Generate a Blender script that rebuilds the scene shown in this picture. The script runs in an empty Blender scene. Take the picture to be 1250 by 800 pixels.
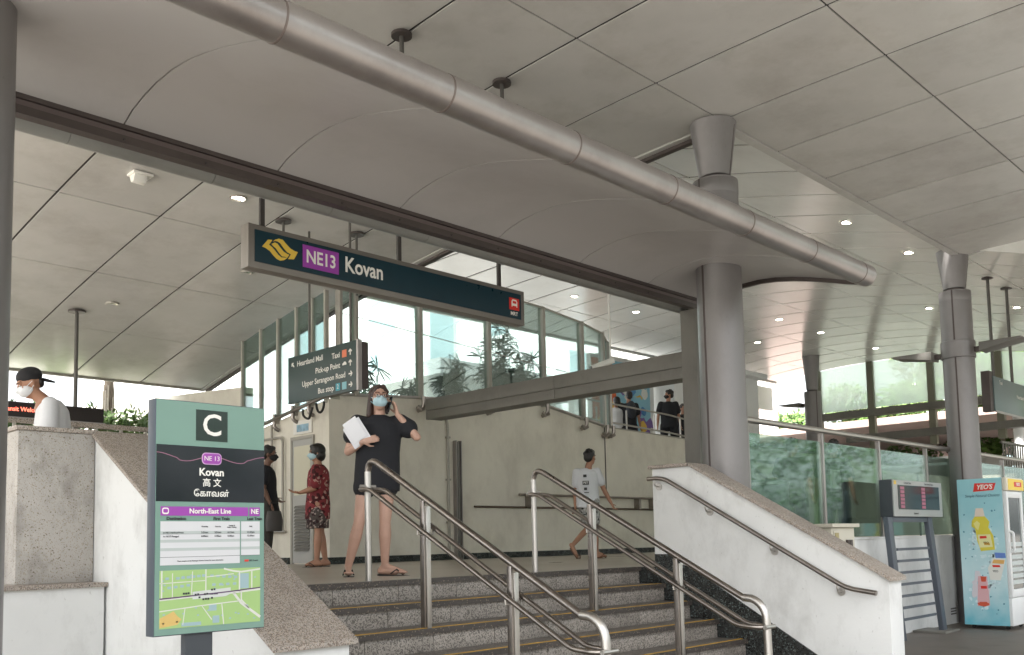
import bpy, bmesh, math, random
from mathutils import Vector, Matrix, noise
R = math.radians
random.seed(7)
SC = bpy.context.scene
COL = SC.collection

# ------------------------------------------------------------------ camera
cam = bpy.data.cameras.new("camera"); camo = bpy.data.objects.new("camera", cam); COL.objects.link(camo)
def cam_axes(p, r, y):
    f = Vector((math.sin(y), math.cos(y), 0)); rt = Vector((math.cos(y), -math.sin(y), 0)); up = Vector((0, 0, 1))
    f2 = f*math.cos(p)+up*math.sin(p); up2 = up*math.cos(p)-f*math.sin(p)
    r2 = rt*math.cos(r)+up2*math.sin(r); u3 = up2*math.cos(r)-rt*math.sin(r)
    return r2, u3, f2
cr, cu, cf = cam_axes(0.08251103, -0.02057793, 0.79632658)
mw = Matrix(((cr.x, cu.x, -cf.x, 0), (cr.y, cu.y, -cf.y, 0), (cr.z, cu.z, -cf.z, .275), (0, 0, 0, 1)))
camo.matrix_world = mw
cam.sensor_width = 36; cam.sensor_fit = 'HORIZONTAL'; cam.lens = 1148.433/1250*36
cam.shift_y = (566.49-400)/1250
cam.clip_start = .05; cam.clip_end = 1500
SC.camera = camo

# ------------------------------------------------------------------ light
SUN_EL, SUN_AZ = R(58), R(-118)
w = bpy.data.worlds.new("World"); SC.world = w; w.use_nodes = True
nt = w.node_tree; nt.nodes.clear()
sky = nt.nodes.new('ShaderNodeTexSky'); sky.sky_type = 'NISHITA'; sky.sun_disc = False
sky.sun_elevation = SUN_EL; sky.sun_rotation = SUN_AZ; sky.air_density = 1.0; sky.dust_density = 4.0; sky.ozone_density = 1.0
hsv = nt.nodes.new('ShaderNodeHueSaturation'); hsv.inputs['Saturation'].default_value = .18; hsv.inputs['Value'].default_value = 1.0
bg = nt.nodes.new('ShaderNodeBackground'); bg.inputs['Strength'].default_value = .15
wo = nt.nodes.new('ShaderNodeOutputWorld')
nt.links.new(sky.outputs[0], hsv.inputs['Color']); nt.links.new(hsv.outputs[0], bg.inputs['Color']); nt.links.new(bg.outputs[0], wo.inputs['Surface'])
sl = bpy.data.lights.new("sun", 'SUN'); sl.energy = 4.5; sl.angle = R(6); sl.color = (1, .96, .9)
so = bpy.data.objects.new("sun", sl); COL.objects.link(so)
sd = Vector((math.sin(SUN_AZ)*math.cos(SUN_EL), math.cos(SUN_AZ)*math.cos(SUN_EL), math.sin(SUN_EL)))
so.rotation_euler = (-sd).to_track_quat('-Z', 'Y').to_euler(); so.location = (0, -10, 30)
SC.view_settings.view_transform = 'Standard'; SC.view_settings.look = 'None'
SC.view_settings.gamma = 1; SC.view_settings.exposure = 2.0
SC.render.engine = 'CYCLES'
SC.cycles.max_bounces = 10; SC.cycles.diffuse_bounces = 6; SC.cycles.transparent_max_bounces = 16
SC.cycles.glossy_bounces = 4

# ------------------------------------------------------------------ materials
def lin(h):
    if not isinstance(h, str): return tuple(h)+(1,)
    h = h.lstrip('#'); o = []
    for i in (0, 2, 4):
        v = int(h[i:i+2], 16)/255; o.append(v/12.92 if v <= .04045 else ((v+.055)/1.055)**2.4)
    return tuple(o)+(1,)
MATS = {}
def mat(name, col, rough=.6, metal=0, var=0, scale=3, stretch=(1, 1, 1), bump=0, bscale=60, spec=.5, dirt=None, dirt_amt=.5, dscale=1.2, speck=None, sscale=120, emit=0, coat=0, rvar=1, ovar=0):
    if name in MATS: return MATS[name]
    m = bpy.data.materials.new(name); m.use_nodes = True; t = m.node_tree; N = t.nodes; L = t.links
    b = N['Principled BSDF']; c = lin(col)
    b.inputs['Roughness'].default_value = rough; b.inputs['Metallic'].default_value = metal
    b.inputs['Specular IOR Level'].default_value = spec; b.inputs['Base Color'].default_value = c
    if coat: b.inputs['Coat Weight'].default_value = coat; b.inputs['Coat Roughness'].default_value = .08
    if emit:
        b.inputs['Emission Color'].default_value = c; b.inputs['Emission Strength'].default_value = emit
    if var or dirt or speck or bump:
        g = N.new('ShaderNodeNewGeometry'); mp = N.new('ShaderNodeMapping'); L.new(g.outputs['Position'], mp.inputs[0])
        mp.inputs['Scale'].default_value = stretch
    cur = None
    if var:
        n = N.new('ShaderNodeTexNoise'); n.inputs['Scale'].default_value = scale; n.inputs['Detail'].default_value = 8; n.inputs['Roughness'].default_value = .6
        L.new(mp.outputs[0], n.inputs['Vector'])
        r = N.new('ShaderNodeValToRGB'); r.color_ramp.elements[0].position = .3; r.color_ramp.elements[1].position = .7
        r.color_ramp.elements[0].color = tuple(x*(1-var) for x in c[:3])+(1,); r.color_ramp.elements[1].color = tuple(min(1, x*(1+var*.6)) for x in c[:3])+(1,)
        L.new(n.outputs[0], r.inputs[0]); cur = r.outputs[0]
        mr = N.new('ShaderNodeMapRange'); mr.inputs[3].default_value = max(.02, rough-.1*rvar); mr.inputs[4].default_value = min(1, rough+.12*rvar)
        L.new(n.outputs[0], mr.inputs[0]); L.new(mr.outputs[0], b.inputs['Roughness'])
    def mix(fac, colr):
        nonlocal cur
        x = N.new('ShaderNodeMix'); x.data_type = 'RGBA'; L.new(fac, x.inputs[0])
        if cur: L.new(cur, x.inputs[6])
        else: x.inputs[6].default_value = c
        x.inputs[7].default_value = lin(colr); cur = x.outputs[2]
    if speck:
        for k, (sc_, colr, thr) in enumerate(speck):
            v = N.new('ShaderNodeTexVoronoi'); v.inputs['Scale'].default_value = sc_; L.new(mp.outputs[0], v.inputs['Vector'])
            sp = N.new('ShaderNodeSeparateColor'); L.new(v.outputs['Color'], sp.inputs[0])
            mt = N.new('ShaderNodeMath'); mt.operation = 'LESS_THAN'; mt.inputs[1].default_value = thr; L.new(sp.outputs[k % 3], mt.inputs[0])
            mix(mt.outputs[0], colr)
    if dirt:
        n2 = N.new('ShaderNodeTexNoise'); n2.inputs['Scale'].default_value = dscale; n2.inputs['Detail'].default_value = 10; n2.inputs['Roughness'].default_value = .7
        m2 = N.new('ShaderNodeMapping'); m2.inputs['Scale'].default_value = (1.3, 1.3, .8); L.new(g.outputs['Position'], m2.inputs[0]); L.new(m2.outputs[0], n2.inputs['Vector'])
        mr = N.new('ShaderNodeMapRange'); mr.inputs[1].default_value = .48; mr.inputs[2].default_value = .75; mr.inputs[4].default_value = dirt_amt
        L.new(n2.outputs[0], mr.inputs[0]); mix(mr.outputs[0], dirt)
        n3 = N.new('ShaderNodeTexNoise'); n3.inputs['Scale'].default_value = 26; n3.inputs['Detail'].default_value = 3; L.new(m2.outputs[0], n3.inputs['Vector'])
        mr3 = N.new('ShaderNodeMapRange'); mr3.inputs[1].default_value = .68; mr3.inputs[2].default_value = .76; mr3.inputs[4].default_value = dirt_amt*.8
        L.new(n3.outputs[0], mr3.inputs[0])
        if dirt_amt > .29: mix(mr3.outputs[0], dirt)
    if ovar:
        oi = N.new('ShaderNodeObjectInfo'); om = N.new('ShaderNodeMapRange'); om.inputs[3].default_value = 1-ovar; om.inputs[4].default_value = 1+ovar*.5
        L.new(oi.outputs['Random'], om.inputs[0]); hs = N.new('ShaderNodeHueSaturation'); L.new(om.outputs[0], hs.inputs['Value'])
        if cur: L.new(cur, hs.inputs['Color'])
        else: hs.inputs['Color'].default_value = c
        cur = hs.outputs[0]
    if cur: L.new(cur, b.inputs['Base Color'])
    if bump:
        n = N.new('ShaderNodeTexNoise'); n.inputs['Scale'].default_value = bscale; n.inputs['Detail'].default_value = 5; L.new(mp.outputs[0], n.inputs['Vector'])
        bp = N.new('ShaderNodeBump'); bp.inputs['Strength'].default_value = bump; bp.inputs['Distance'].default_value = .01; L.new(n.outputs[0], bp.inputs['Height']); L.new(bp.outputs[0], b.inputs['Normal'])
    MATS[name] = m; return m
def glassmat(name, tint, refl=.12, rough=.02, haze=0.0):
    m = bpy.data.materials.new(name); m.use_nodes = True; t = m.node_tree; N = t.nodes; L = t.links; N.clear()
    o = N.new('ShaderNodeOutputMaterial'); tr = N.new('ShaderNodeBsdfTransparent'); tr.inputs[0].default_value = lin(tint)
    gl = N.new('ShaderNodeBsdfGlossy'); gl.inputs['Roughness'].default_value = rough; gl.inputs[0].default_value = (.9, .95, .95, 1)
    df = N.new('ShaderNodeBsdfTranslucent' if haze > .3 else 'ShaderNodeBsdfDiffuse'); df.inputs[0].default_value = (.75, .82, .8, 1)
    fr = N.new('ShaderNodeFresnel'); fr.inputs[0].default_value = 1.5
    ad = N.new('ShaderNodeMath'); ad.operation = 'ADD'; ad.inputs[1].default_value = refl-.04; L.new(fr.outputs[0], ad.inputs[0])
    cl = N.new('ShaderNodeClamp'); cl.inputs[2].default_value = .75; L.new(ad.outputs[0], cl.inputs[0])
    mx = N.new('ShaderNodeMixShader'); L.new(cl.outputs[0], mx.inputs[0])
    m0 = N.new('ShaderNodeMixShader'); m0.inputs[0].default_value = haze; L.new(tr.outputs[0], m0.inputs[1]); L.new(df.outputs[0], m0.inputs[2])
    L.new(m0.outputs[0], mx.inputs[1]); L.new(gl.outputs[0], mx.inputs[2])
    L.new(mx.outputs[0], o.inputs[0]); MATS[name] = m; return m
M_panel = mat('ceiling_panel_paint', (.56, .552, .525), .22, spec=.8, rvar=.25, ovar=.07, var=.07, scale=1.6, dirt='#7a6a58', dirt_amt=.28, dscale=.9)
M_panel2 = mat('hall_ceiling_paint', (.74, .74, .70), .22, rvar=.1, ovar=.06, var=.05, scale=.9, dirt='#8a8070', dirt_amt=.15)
M_deck = mat('roof_deck_dark', (.035, .033, .03), .9)
M_awn = mat('awning_paint', (.40, .388, .378), .34, var=.05, scale=.8, dirt='#5c534c', dirt_amt=.2, dscale=.7)
M_alu = mat('satin_aluminium', (.40, .375, .365), .35, metal=.8, var=.10, scale=3, dirt='#4a3a30', dirt_amt=.28)
M_steel = mat('brushed_steel', (.50, .48, .45), .36, metal=1, var=.04, scale=3)
M_railst = mat('worn_rail_steel', (.33, .30, .275), .30, metal=1, var=.15, scale=9)
M_colm = mat('column_cladding', (.235, .225, .222), .42, metal=.45, var=.10, scale=2.2, stretch=(1, 1, .35), dirt='#5b5350', dirt_amt=.3)
M_dark = mat('dark_bronze_metal', (.085, .07, .065), .45, metal=.4, var=.15, scale=6)
M_mull = mat('mullion_paint', (.38, .365, .32), .5, var=.1, scale=5)
M_gird = mat('girder_paint', (.165, .16, .14), .5, var=.12, scale=2, dirt='#3a352c', dirt_amt=.4)
M_blackm = mat('black_rod', (.04, .036, .033), .5, var=.1)
M_wall = mat('painted_wall_cream', (.76, .73, .64), .75, var=.08, scale=1.3, bump=.08, bscale=40, dirt='#7d705a', dirt_amt=.29, dscale=1.1)
M_wallw = mat('painted_wall_white', (.70, .71, .70), .7, var=.05, scale=1.6, bump=.10, bscale=45, dirt='#6d6a62', dirt_amt=.36, dscale=1.7)
M_ped = mat('shanghai_plaster', (.44, .42, .39), .85, var=.10, scale=6, bump=.3, bscale=90, dirt='#4a453c', dirt_amt=.65, dscale=2.6, speck=[(120, '#7d7565', .03), (200, '#9a9182', .08)])
M_gran = mat('speckled_granite', (.40, .36, .32), .5, var=.15, scale=4, bump=.05, speck=[(230, '#4a443e', .15), (180, '#b3a595', .16), (140, '#7c6f63', .25)], ovar=.06, dirt='#5a5046', dirt_amt=.35)
M_gran2 = mat('step_granite', (.35, .32, .285), .5, var=.18, scale=3, bump=.06, speck=[(190, '#46423e', .16), (150, '#8f8880', .2), (110, '#635e58', .25)], ovar=.10, dirt='#4a443c', dirt_amt=.35)
M_tread = mat('tread_granite', (.19, .17, .15), .42, var=.2, scale=2.5, speck=[(150, '#1d1a18', .2), (120, '#4d473f', .15)])
M_nose = mat('dark_nosing', (.055, .047, .042), .45, var=.25, scale=8, speck=[(120, '#7a6f62', .07)])
M_plinth = mat('dark_plinth_granite', (.035, .038, .037), .25, var=.3, scale=7, speck=[(110, '#5f6a68', .1), (160, '#12110f', .3)])
M_floor = mat('hall_floor_tile', (.38, .335, .28), .30, var=.03, scale=.7)
M_ground = mat('forecourt_paving', (.135, .118, .10), .55, var=.2, scale=1.2, bump=.08, dirt='#2c2620', dirt_amt=.4)
M_yel = mat('yellow_strip', (.62, .36, .05), .6, var=.25, scale=10)
M_navy = mat('sign_navy', (.006, .032, .047), .3, var=.1)
M_grey = mat('sign_edge_grey', (.20, .185, .165), .4, metal=.4)
M_white = mat('print_white', (.80, .79, .74), .5)
M_purple = mat('print_purple', (.30, .05, .36), .45)
M_yellow = mat('print_yellow', (.72, .50, .07), .45)
M_red = mat('print_red', (.65, .03, .02), .45)
M_mint = mat('print_mint', (.175, .30, .25), .16, var=.04)
M_black = mat('print_black', (.008, .012, .017), .09)
M_glassW = glassmat('clear_screen_glass', (.86, .93, .91), .03, haze=.0)
M_glassB = glassmat('balustrade_glass', (.76, .86, .81), -.03, haze=.0, rough=.03)
M_glassF = glassmat('frosted_green_glass', (.80, .92, .86), .06, haze=.55)
M_charcoal = mat('charcoal_paint', (.05, .058, .068), .45, var=.1)
M_lampe = mat('lamp_glow', (1, .93, .78), .5, emit=14)
M_lampo = mat('lamp_trim', (.45, .42, .38), .3, metal=.8)
M_dirsign = mat('direction_sign_green', (.020, .045, .043), .35)
M_skin = mat('skin_light', (.50, .31, .235), .5, var=.08, scale=12)
M_skin2 = mat('skin_tan', (.36, .185, .115), .5, var=.08, scale=12)
M_skin3 = mat('skin_brown', (.17, .09, .06), .5, var=.08, scale=12)
M_hair = mat('hair_black', (.012, .010, .009), .45, bump=.5, bscale=120, stretch=(1, 1, .2))
M_hairb = mat('hair_dark_brown', (.035, .015, .010), .4, bump=.5, bscale=120, stretch=(1, 1, .2))
M_clothk = mat('black_cloth', (.013, .014, .018), .85, var=.2, scale=9, bump=.7, bscale=7)
M_clothw = mat('white_cloth', (.62, .63, .65), .85, var=.05, scale=7, bump=.8, bscale=7)
M_mask = mat('mask_blue', (.42, .60, .66), .7, bump=.2, bscale=90, stretch=(.2, .2, 3))
M_maskw = mat('mask_white', (.68, .70, .72), .7, bump=.2, bscale=90, stretch=(.2, .2, 3))
M_maskk = mat('mask_black', (.012, .012, .013), .7)
M_floral = mat('red_floral_cloth', (.20, .022, .028), .8, var=.3, scale=10, bump=.6, bscale=8, speck=[(34, '#a8857a', .13), (26, '#3a0508', .25)])
M_floral2 = mat('dark_print_cloth', (.07, .055, .05), .8, var=.3, scale=14, speck=[(40, '#9a8c84', .28), (30, '#2a1416', .3)])
M_greyc = mat('grey_print_shorts', (.28, .28, .27), .85, speck=[(40, '#222222', .2), (34, '#b0b0ac', .3)])
M_rubber = mat('black_rubber', (.015, .014, .013), .6)
M_paper = mat('paper', (.74, .75, .78), .7)
M_bark = mat('bark', (.16, .13, .10), .9, var=.3, scale=8, bump=.6, bscale=30)
M_leaf = mat('leaf_green', (.055, .125, .030), .5, var=.35, scale=5)
M_leaf2 = mat('leaf_bright_green', (.11, .20, .045), .5, var=.35, scale=4)
M_palm = mat('palm_leaf_green', (.03, .07, .05), .45, var=.3, scale=4)
M_build = mat('building_render_white', (.80, .82, .82), .8, var=.04, scale=.3)
M_buildp = mat('building_render_pink', (.50, .38, .34), .8, var=.06, scale=.3)
M_win = mat('window_glass_dark', (.10, .14, .16), .12, var=.2, scale=.5)
M_cabinet = mat('cabinet_cream', (.56, .53, .44), .5, var=.05, dirt='#6d624e', dirt_amt=.3)

# ------------------------------------------------------------------ mesh tools
class MB:
    def __init__(s): s.v = []; s.f = []
    def add(s, vs, fs):
        o = len(s.v); s.v += [tuple(x) for x in vs]; s.f += [tuple(i+o for i in f) for f in fs]; return s
    def box(s, x0, x1, y0, y1, z0, z1):
        if x0 > x1: x0, x1 = x1, x0
        if y0 > y1: y0, y1 = y1, y0
        if z0 > z1: z0, z1 = z1, z0
        return s.add([(x0,y0,z0),(x1,y0,z0),(x1,y1,z0),(x0,y1,z0),(x0,y0,z1),(x1,y0,z1),(x1,y1,z1),(x0,y1,z1)],
                     [(0,3,2,1),(4,5,6,7),(0,1,5,4),(1,2,6,5),(2,3,7,6),(3,0,4,7)])
    def prism(s, poly, axis, lo, hi):
        # poly: list of 2d pts; axis 'x': (y,z); 'y': (x,z); 'z': (x,y)
        n = len(poly); f = {'x': lambda a, b, t: (t, a, b), 'y': lambda a, b, t: (a, t, b), 'z': lambda a, b, t: (a, b, t)}[axis]
        vs = [f(a, b, lo) for a, b in poly]+[f(a, b, hi) for a, b in poly]
        fs = [tuple(range(n)), tuple(range(2*n-1, n-1, -1))]+[(i, i+n, (i+1) % n+n, (i+1) % n) for i in range(n)]
        return s.add(vs, fs)
    def ring(s, c, a, b, ru, rv, n, ph=0):
        return [Vector(c)+a*(ru*math.cos(2*math.pi*i/n+ph))+b*(rv*math.sin(2*math.pi*i/n+ph)) for i in range(n)]
    def tube(s, pts, r, n=12, cap=True):
        pts = [Vector(p) for p in pts]; rs = r if isinstance(r, (list, tuple)) else [r]*len(pts)
        rings = []; prev = None
        for i, p in enumerate(pts):
            if i == 0: d = pts[1]-p
            elif i == len(pts)-1: d = p-pts[i-1]
            else: d = (pts[i+1]-p).normalized()+(p-pts[i-1]).normalized()
            d.normalize()
            if prev is None:
                a = d.orthogonal().normalized() if abs(d.z) > .99 else d.cross(Vector((0, 0, 1))).normalized()
            else: a = (prev-d*prev.dot(d)).normalized()
            prev = a; b = d.cross(a); rings.append(s.ring(p, a, b, rs[i], rs[i], n))
        vs = [v for r_ in rings for v in r_]; fs = []
        for i in range(len(rings)-1):
            for j in range(n):
                k = (j+1) % n; fs.append((i*n+j, i*n+k, (i+1)*n+k, (i+1)*n+j))
        if cap: fs += [tuple(range(n-1, -1, -1)), tuple(range((len(rings)-1)*n, len(rings)*n))]
        return s.add(vs, fs)
    def loft(s, secs, n=20):
        # secs: (center, ru, rv, axis_u, axis_v)
        rings = [s.ring(c, Vector(a).normalized(), Vector(b).normalized(), ru, rv, n) for c, ru, rv, a, b in secs]
        vs = [v for r_ in rings for v in r_]; fs = []
        for i in range(len(rings)-1):
            for j in range(n):
                k = (j+1) % n; fs.append((i*n+j, i*n+k, (i+1)*n+k, (i+1)*n+j))
        fs += [tuple(range(n-1, -1, -1)), tuple(range((len(rings)-1)*n, len(rings)*n))]
        return s.add(vs, fs)
    def ell(s, c, r, n=14, m=9, mt=None):
        vs = []; fs = []
        for i in range(m+1):
            t = math.pi*i/m
            for j in range(n):
                p = 2*math.pi*j/n; q = Vector((r[0]*math.sin(t)*math.cos(p), r[1]*math.sin(t)*math.sin(p), r[2]*math.cos(t)))
                if mt: q = mt @ q
                vs.append(Vector(c)+q)
        for i in range(m):
            for j in range(n):
                k = (j+1) % n; fs.append((i*n+j, (i+1)*n+j, (i+1)*n+k, i*n+k))
        return s.add(vs, fs)
    def cap(s, a, b, ra, rb, n=12):
        a = Vector(a); b = Vector(b); d = (b-a); L = d.length
        if L < 1e-6: return s.ell(a, (ra,)*3)
        d.normalize(); pts = []; rs = []
        for k in range(4, -1, -1):
            t = math.pi/2*k/4.001; pts.append(a-d*ra*math.sin(t)); rs.append(max(ra*math.cos(t), 1e-4))
        for k in range(0, 5):
            t = math.pi/2*k/4.001; pts.append(b+d*rb*math.sin(t)); rs.append(max(rb*math.cos(t), 1e-4))
        return s.tube(pts, rs, n)
    def quad(s, a, b, c, d): return s.add([a, b, c, d], [(0, 1, 2, 3)])

def finish(me, mats, smooth=True, bevel=0, ang=34, fixn=True):
    bm = bmesh.new(); bm.from_mesh(me)
    bmesh.ops.remove_doubles(bm, verts=bm.verts, dist=1e-5)
    if fixn: bmesh.ops.recalc_face_normals(bm, faces=bm.faces)
    if bevel:
        es = [e for e in bm.edges if len(e.link_faces) == 2 and e.calc_face_angle(0) > R(30)]
        bmesh.ops.bevel(bm, geom=es, offset=bevel, segments=2, affect='EDGES', profile=.6, clamp_overlap=True)
    for f in bm.faces: f.smooth = smooth
    for e in bm.edges:
        if len(e.link_faces) == 2 and e.calc_face_angle(0) > R(ang): e.smooth = False
    bm.to_mesh(me); bm.free()
    for m in (mats if isinstance(mats, (list, tuple)) else [mats]): me.materials.append(m)
def wmat(o):
    m = o.matrix_basis.copy()
    while o.parent: o = o.parent; m = o.matrix_basis @ m
    return m
def obj(name, mb, m, parent=None, loc=None, bevel=0, smooth=True, ang=34, local=False, fixn=True, label=None):
    """links one mesh object; mb verts are world coordinates (or local to the parent when local=True)"""
    me = bpy.data.meshes.new(name); me.from_pydata([tuple(v) for v in mb.v], [], mb.f); me.update()
    finish(me, m, smooth, bevel, ang, fixn)
    o = bpy.data.objects.new(name, me); COL.objects.link(o)
    if parent is not None:
        o.parent = parent
        if not local: me.transform(wmat(parent).inverted())
    elif loc is not None:
        o.location = loc; me.transform(Matrix.Translation(-Vector(loc)))
    if label: o['label'] = label
    return o
def tag(o, label, cat, group=None):
    o['label'] = label; o['category'] = cat
    if group: o['group'] = group
    return o
def struct(name, mb, m, bevel=0): o = obj(name, mb, m, bevel=bevel); o['kind'] = 'structure'; return o
def thing(name, label, cat, loc=(0, 0, 0), group=None, rz=0):
    o = bpy.data.objects.new(name, None); o.empty_display_size = .2; COL.objects.link(o); o.location = loc; o.rotation_euler = (0, 0, rz)
    return tag(o, label, cat, group)
def kids(o): return [c for c in bpy.data.objects if c.parent == o]
def copy_tree(o, parent=None):
    c = o.copy(); COL.objects.link(c)
    if parent: c.parent = parent
    for ch in kids(o): copy_tree(ch, c)
    return c
def dup(o, loc, label=None, group=None, rz=None):
    c = copy_tree(o); c.location = loc
    if rz is not None: c.rotation_euler = (0, 0, rz)
    if label: c['label'] = label
    if group: c['group'] = group
    return c
FONTS = {}
def text(name, s, size, pos, right, up, m, parent, align='LEFT', bold=0.0, ext=.0006, xs=1.0, shear=0):
    cu_ = bpy.data.curves.new(name, 'FONT'); cu_.body = s; cu_.size = size; cu_.align_x = align; cu_.align_y = 'CENTER'
    cu_.offset = bold; cu_.extrude = ext; cu_.resolution_u = 3; cu_.shear = shear
    t = bpy.data.objects.new('tmp', cu_); COL.objects.link(t); bpy.context.view_layer.update()
    dg = bpy.context.evaluated_depsgraph_get(); me = bpy.data.meshes.new_from_object(t.evaluated_get(dg))
    bpy.data.objects.remove(t)
    r = Vector(right).normalized(); u = Vector(up).normalized(); nrm = r.cross(u)
    M4 = Matrix(((r.x*xs, u.x, nrm.x, pos[0]), (r.y*xs, u.y, nrm.y, pos[1]), (r.z*xs, u.z, nrm.z, pos[2]), (0, 0, 0, 1)))
    me.transform(M4); me.name = name; me.materials.clear(); me.materials.append(m)
    o = bpy.data.objects.new(name, me); COL.objects.link(o)
    if parent: o.parent = parent; me.transform(wmat(parent).inverted())
    return o
def remesh(mb, voxel, name, m, parent, smooth_it=4, extra=None):
    me = bpy.data.meshes.new(name); me.from_pydata([tuple(v) for v in mb.v], [], mb.f); me.update()
    bm = bmesh.new(); bm.from_mesh(me); bmesh.ops.remove_doubles(bm, verts=bm.verts, dist=1e-5); bmesh.ops.recalc_face_normals(bm, faces=bm.faces); bm.to_mesh(me); bm.free()
    t = bpy.data.objects.new('tmp', me); COL.objects.link(t)
    a = t.modifiers.new('r', 'REMESH'); a.mode = 'VOXEL'; a.voxel_size = voxel; a.use_smooth_shade = True
    b = t.modifiers.new('s', 'SMOOTH'); b.factor = .5; b.iterations = smooth_it
    bpy.context.view_layer.update(); dg = bpy.context.evaluated_depsgraph_get(); me2 = bpy.data.meshes.new_from_object(t.evaluated_get(dg))
    bpy.data.objects.remove(t)
    if extra: extra(me2)
    me2.name = name; me2.materials.clear(); me2.materials.append(m)
    for p in me2.polygons: p.use_smooth = True
    o = bpy.data.objects.new(name, me2); COL.objects.link(o)
    if parent: o.parent = parent; me2.transform(wmat(parent).inverted())
    return o
def bend(p0, p1, p2, r, k=6):
    """rounded corner points at p1"""
    p0, p1, p2 = Vector(p0), Vector(p1), Vector(p2); a = (p0-p1).normalized(); b = (p2-p1).normalized()
    A = p1+a*r; B = p1+b*r; return [(A*(1-t)**2+p1*2*t*(1-t)+B*t*t) for t in [i/k for i in range(k+1)]]
def path(pts, r, k=6):
    out = [Vector(pts[0])]
    for i in range(1, len(pts)-1): out += bend(pts[i-1], pts[i], pts[i+1], r, k)
    return out+[Vector(pts[-1])]
# ------------------------------------------------------------------ ground, floors
struct('ground', MB().box(-250, 350, -250, 400, -1.5, -1.12), M_ground)
P = [(-12, 7.3), (3.3, 7.3), (3.3, 5.80), (7.62, 5.80), (7.62, 5.47), (34, 5.47), (34, 11.66), (8.1, 11.66), (8.1, 40), (-12, 40)]
struct('landing_floor', MB().prism(P, 'z', -1.115, 0), M_floor)
struct('upper_pavement', MB().box(8.12, 90, 11.7, 95, -1.1, 2.0), mat('pavement_concrete', (.36, .35, .33), .8, var=.1, scale=.6))

M_bounce = mat('bounce_sheet_dark', (.11, .108, .10), .8, var=.1, scale=.5)  # outer ground sheets added to set the light bounced under the roofs
struct('forecourt_bounce_sheet', MB().box(-60, 60, -90, -2.2, -1.3, -1.112), M_bounce)
struct('side_bounce_sheet', MB().box(-60, -4.2, -2.19, 60, -1.3, -1.112), mat('bounce_sheet_pale', (.74, .73, .69), .8, var=.08, scale=.6))  # pale ground sheet added to bounce sunlight up to the left ceiling
struct('far_bounce_sheet', MB().box(30.2, 120, -2.19, 11.6, -1.3, -1.112), M_bounce)
struct('rear_bounce_sheet', MB().box(-12, 8.0, 17.3, 60, -.02, .006), mat('bounce_sheet_pale', (.74, .73, .69), .8, var=.08, scale=.6))  # pale sheet added over the landing to bounce light under the canopy
# ------------------------------------------------------------------ staircase
YE, TR, RS = 5.68, .29, .16
XL, XR = 3.34, 7.58
st = thing('staircase', 'short flight of granite steps between the two sloping walls, up to the entrance landing', 'stairs', (5.4, 3.65, -1.12))
core = [(YE+.3, -1.11), (YE+.3, -.04)]
for k in range(7):
    core += [(YE-TR*k+.03, -.16*k-.04), (YE-TR*k+.03, -.16*(k+1)-.04)]
core += [(YE-TR*6+.03, -1.11)]
obj('step_core', MB().prism(core, 'x', XL-.02, XR+.02), M_deck, st)
jo = [.0, .27, .45, .12, .5, .33, .2]
tilecache = {}
def shared(name, key, mk, m, parent, loc, bevel=0, ang=34):
    """a piece whose mesh is shared between alike pieces; mk() gives verts about its own origin"""
    if key not in tilecache:
        me = bpy.data.meshes.new(name); b = mk(); me.from_pydata([tuple(v) for v in b.v], [], b.f); me.update(); finish(me, m, True, bevel, ang)
        tilecache[key] = me
    o = bpy.data.objects.new(name, tilecache[key]); COL.objects.link(o); o.parent = parent
    o.location = Vector(loc)-Vector(parent.location); return o
for k in range(7):
    y = YE-TR*k; z = -.16*k
    obj('tread', MB().box(XL, XR, y-.022, y+TR+.008 if k else y+.119, z-.034, z), M_tread if k else M_tread, st, bevel=.004)
    obj('nosing', MB().box(XL, XR, y-.026, y-.0225, z-.036, z+.001).box(XL, XR, y-.0225, y+.008, z+.0005, z+.002), M_nose, st)
    if k: obj('yellow_strip', MB().box(XL+.02, XR-.02, y+.014, y+.038, z+.001, z+.004), M_yel, st)
    x = XL; nx = XL+jo[k] if jo[k] > .1 else XL+.6
    while x < XR-.01:
        nx = min(nx, XR)
        wd = round(nx-x, 3)
        shared('riser_tile', ('rt', wd), lambda: MB().box(.003, wd-.003, 0, .03, 0, .124), M_gran2, st, (x, y+random.uniform(-.001, .001), z-.16), bevel=.0015)
        x = nx; nx = x+.6

# ------------------------------------------------------------------ left parapet, pedestal, low wall
SL = .565
def lz(y): return 1.17 if y > 7.14 else 1.17-SL*(7.14-y)
lp = thing('stair_parapet', 'white side wall left of the stairs with wide brown granite coping, behind the pylon', 'parapet', (3.07, 6, -1.12))
obj('wall_body', MB().prism([(4.62, -1.12), (4.62, lz(4.62)-.03), (7.14, 1.14), (9.2, 1.14), (9.2, -1.12)], 'x', 2.82, 3.32), M_wallw, lp)
for a, b in ((4.58, 5.84), (5.845, 7.14)):
    obj('coping_slab', MB().prism([(a, lz(a)-.03), (a, lz(a)), (b, lz(b)), (b, lz(b)-.03)], 'x', 2.79, 3.36), M_gran, lp, bevel=.004)
obj('coping_slab', MB().box(2.79, 3.36, 7.145, 9.22, 1.14, 1.17), M_gran, lp, bevel=.004)
pd = thing('pedestal', 'rough plastered grey pedestal block left of the stair wall, on the low ledge', 'pedestal', (2.5, 7.35, .045))
obj('block', MB().box(2.28, 2.815, 7.1, 7.6, .045, 1.135), M_ped, pd, bevel=.008)
obj('cap_stone', MB().box(2.265, 2.81, 7.085, 7.615, 1.136, 1.168), M_gran, pd, bevel=.004)
lw = thing('low_wall', 'low white wall with granite ledge below the rough pedestal, bottom left', 'wall', (1, 7, -1.12))
obj('wall_body', MB().box(-8, 2.80, 6.86, 7.28, -1.12, .012), M_wallw, lw)
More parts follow.
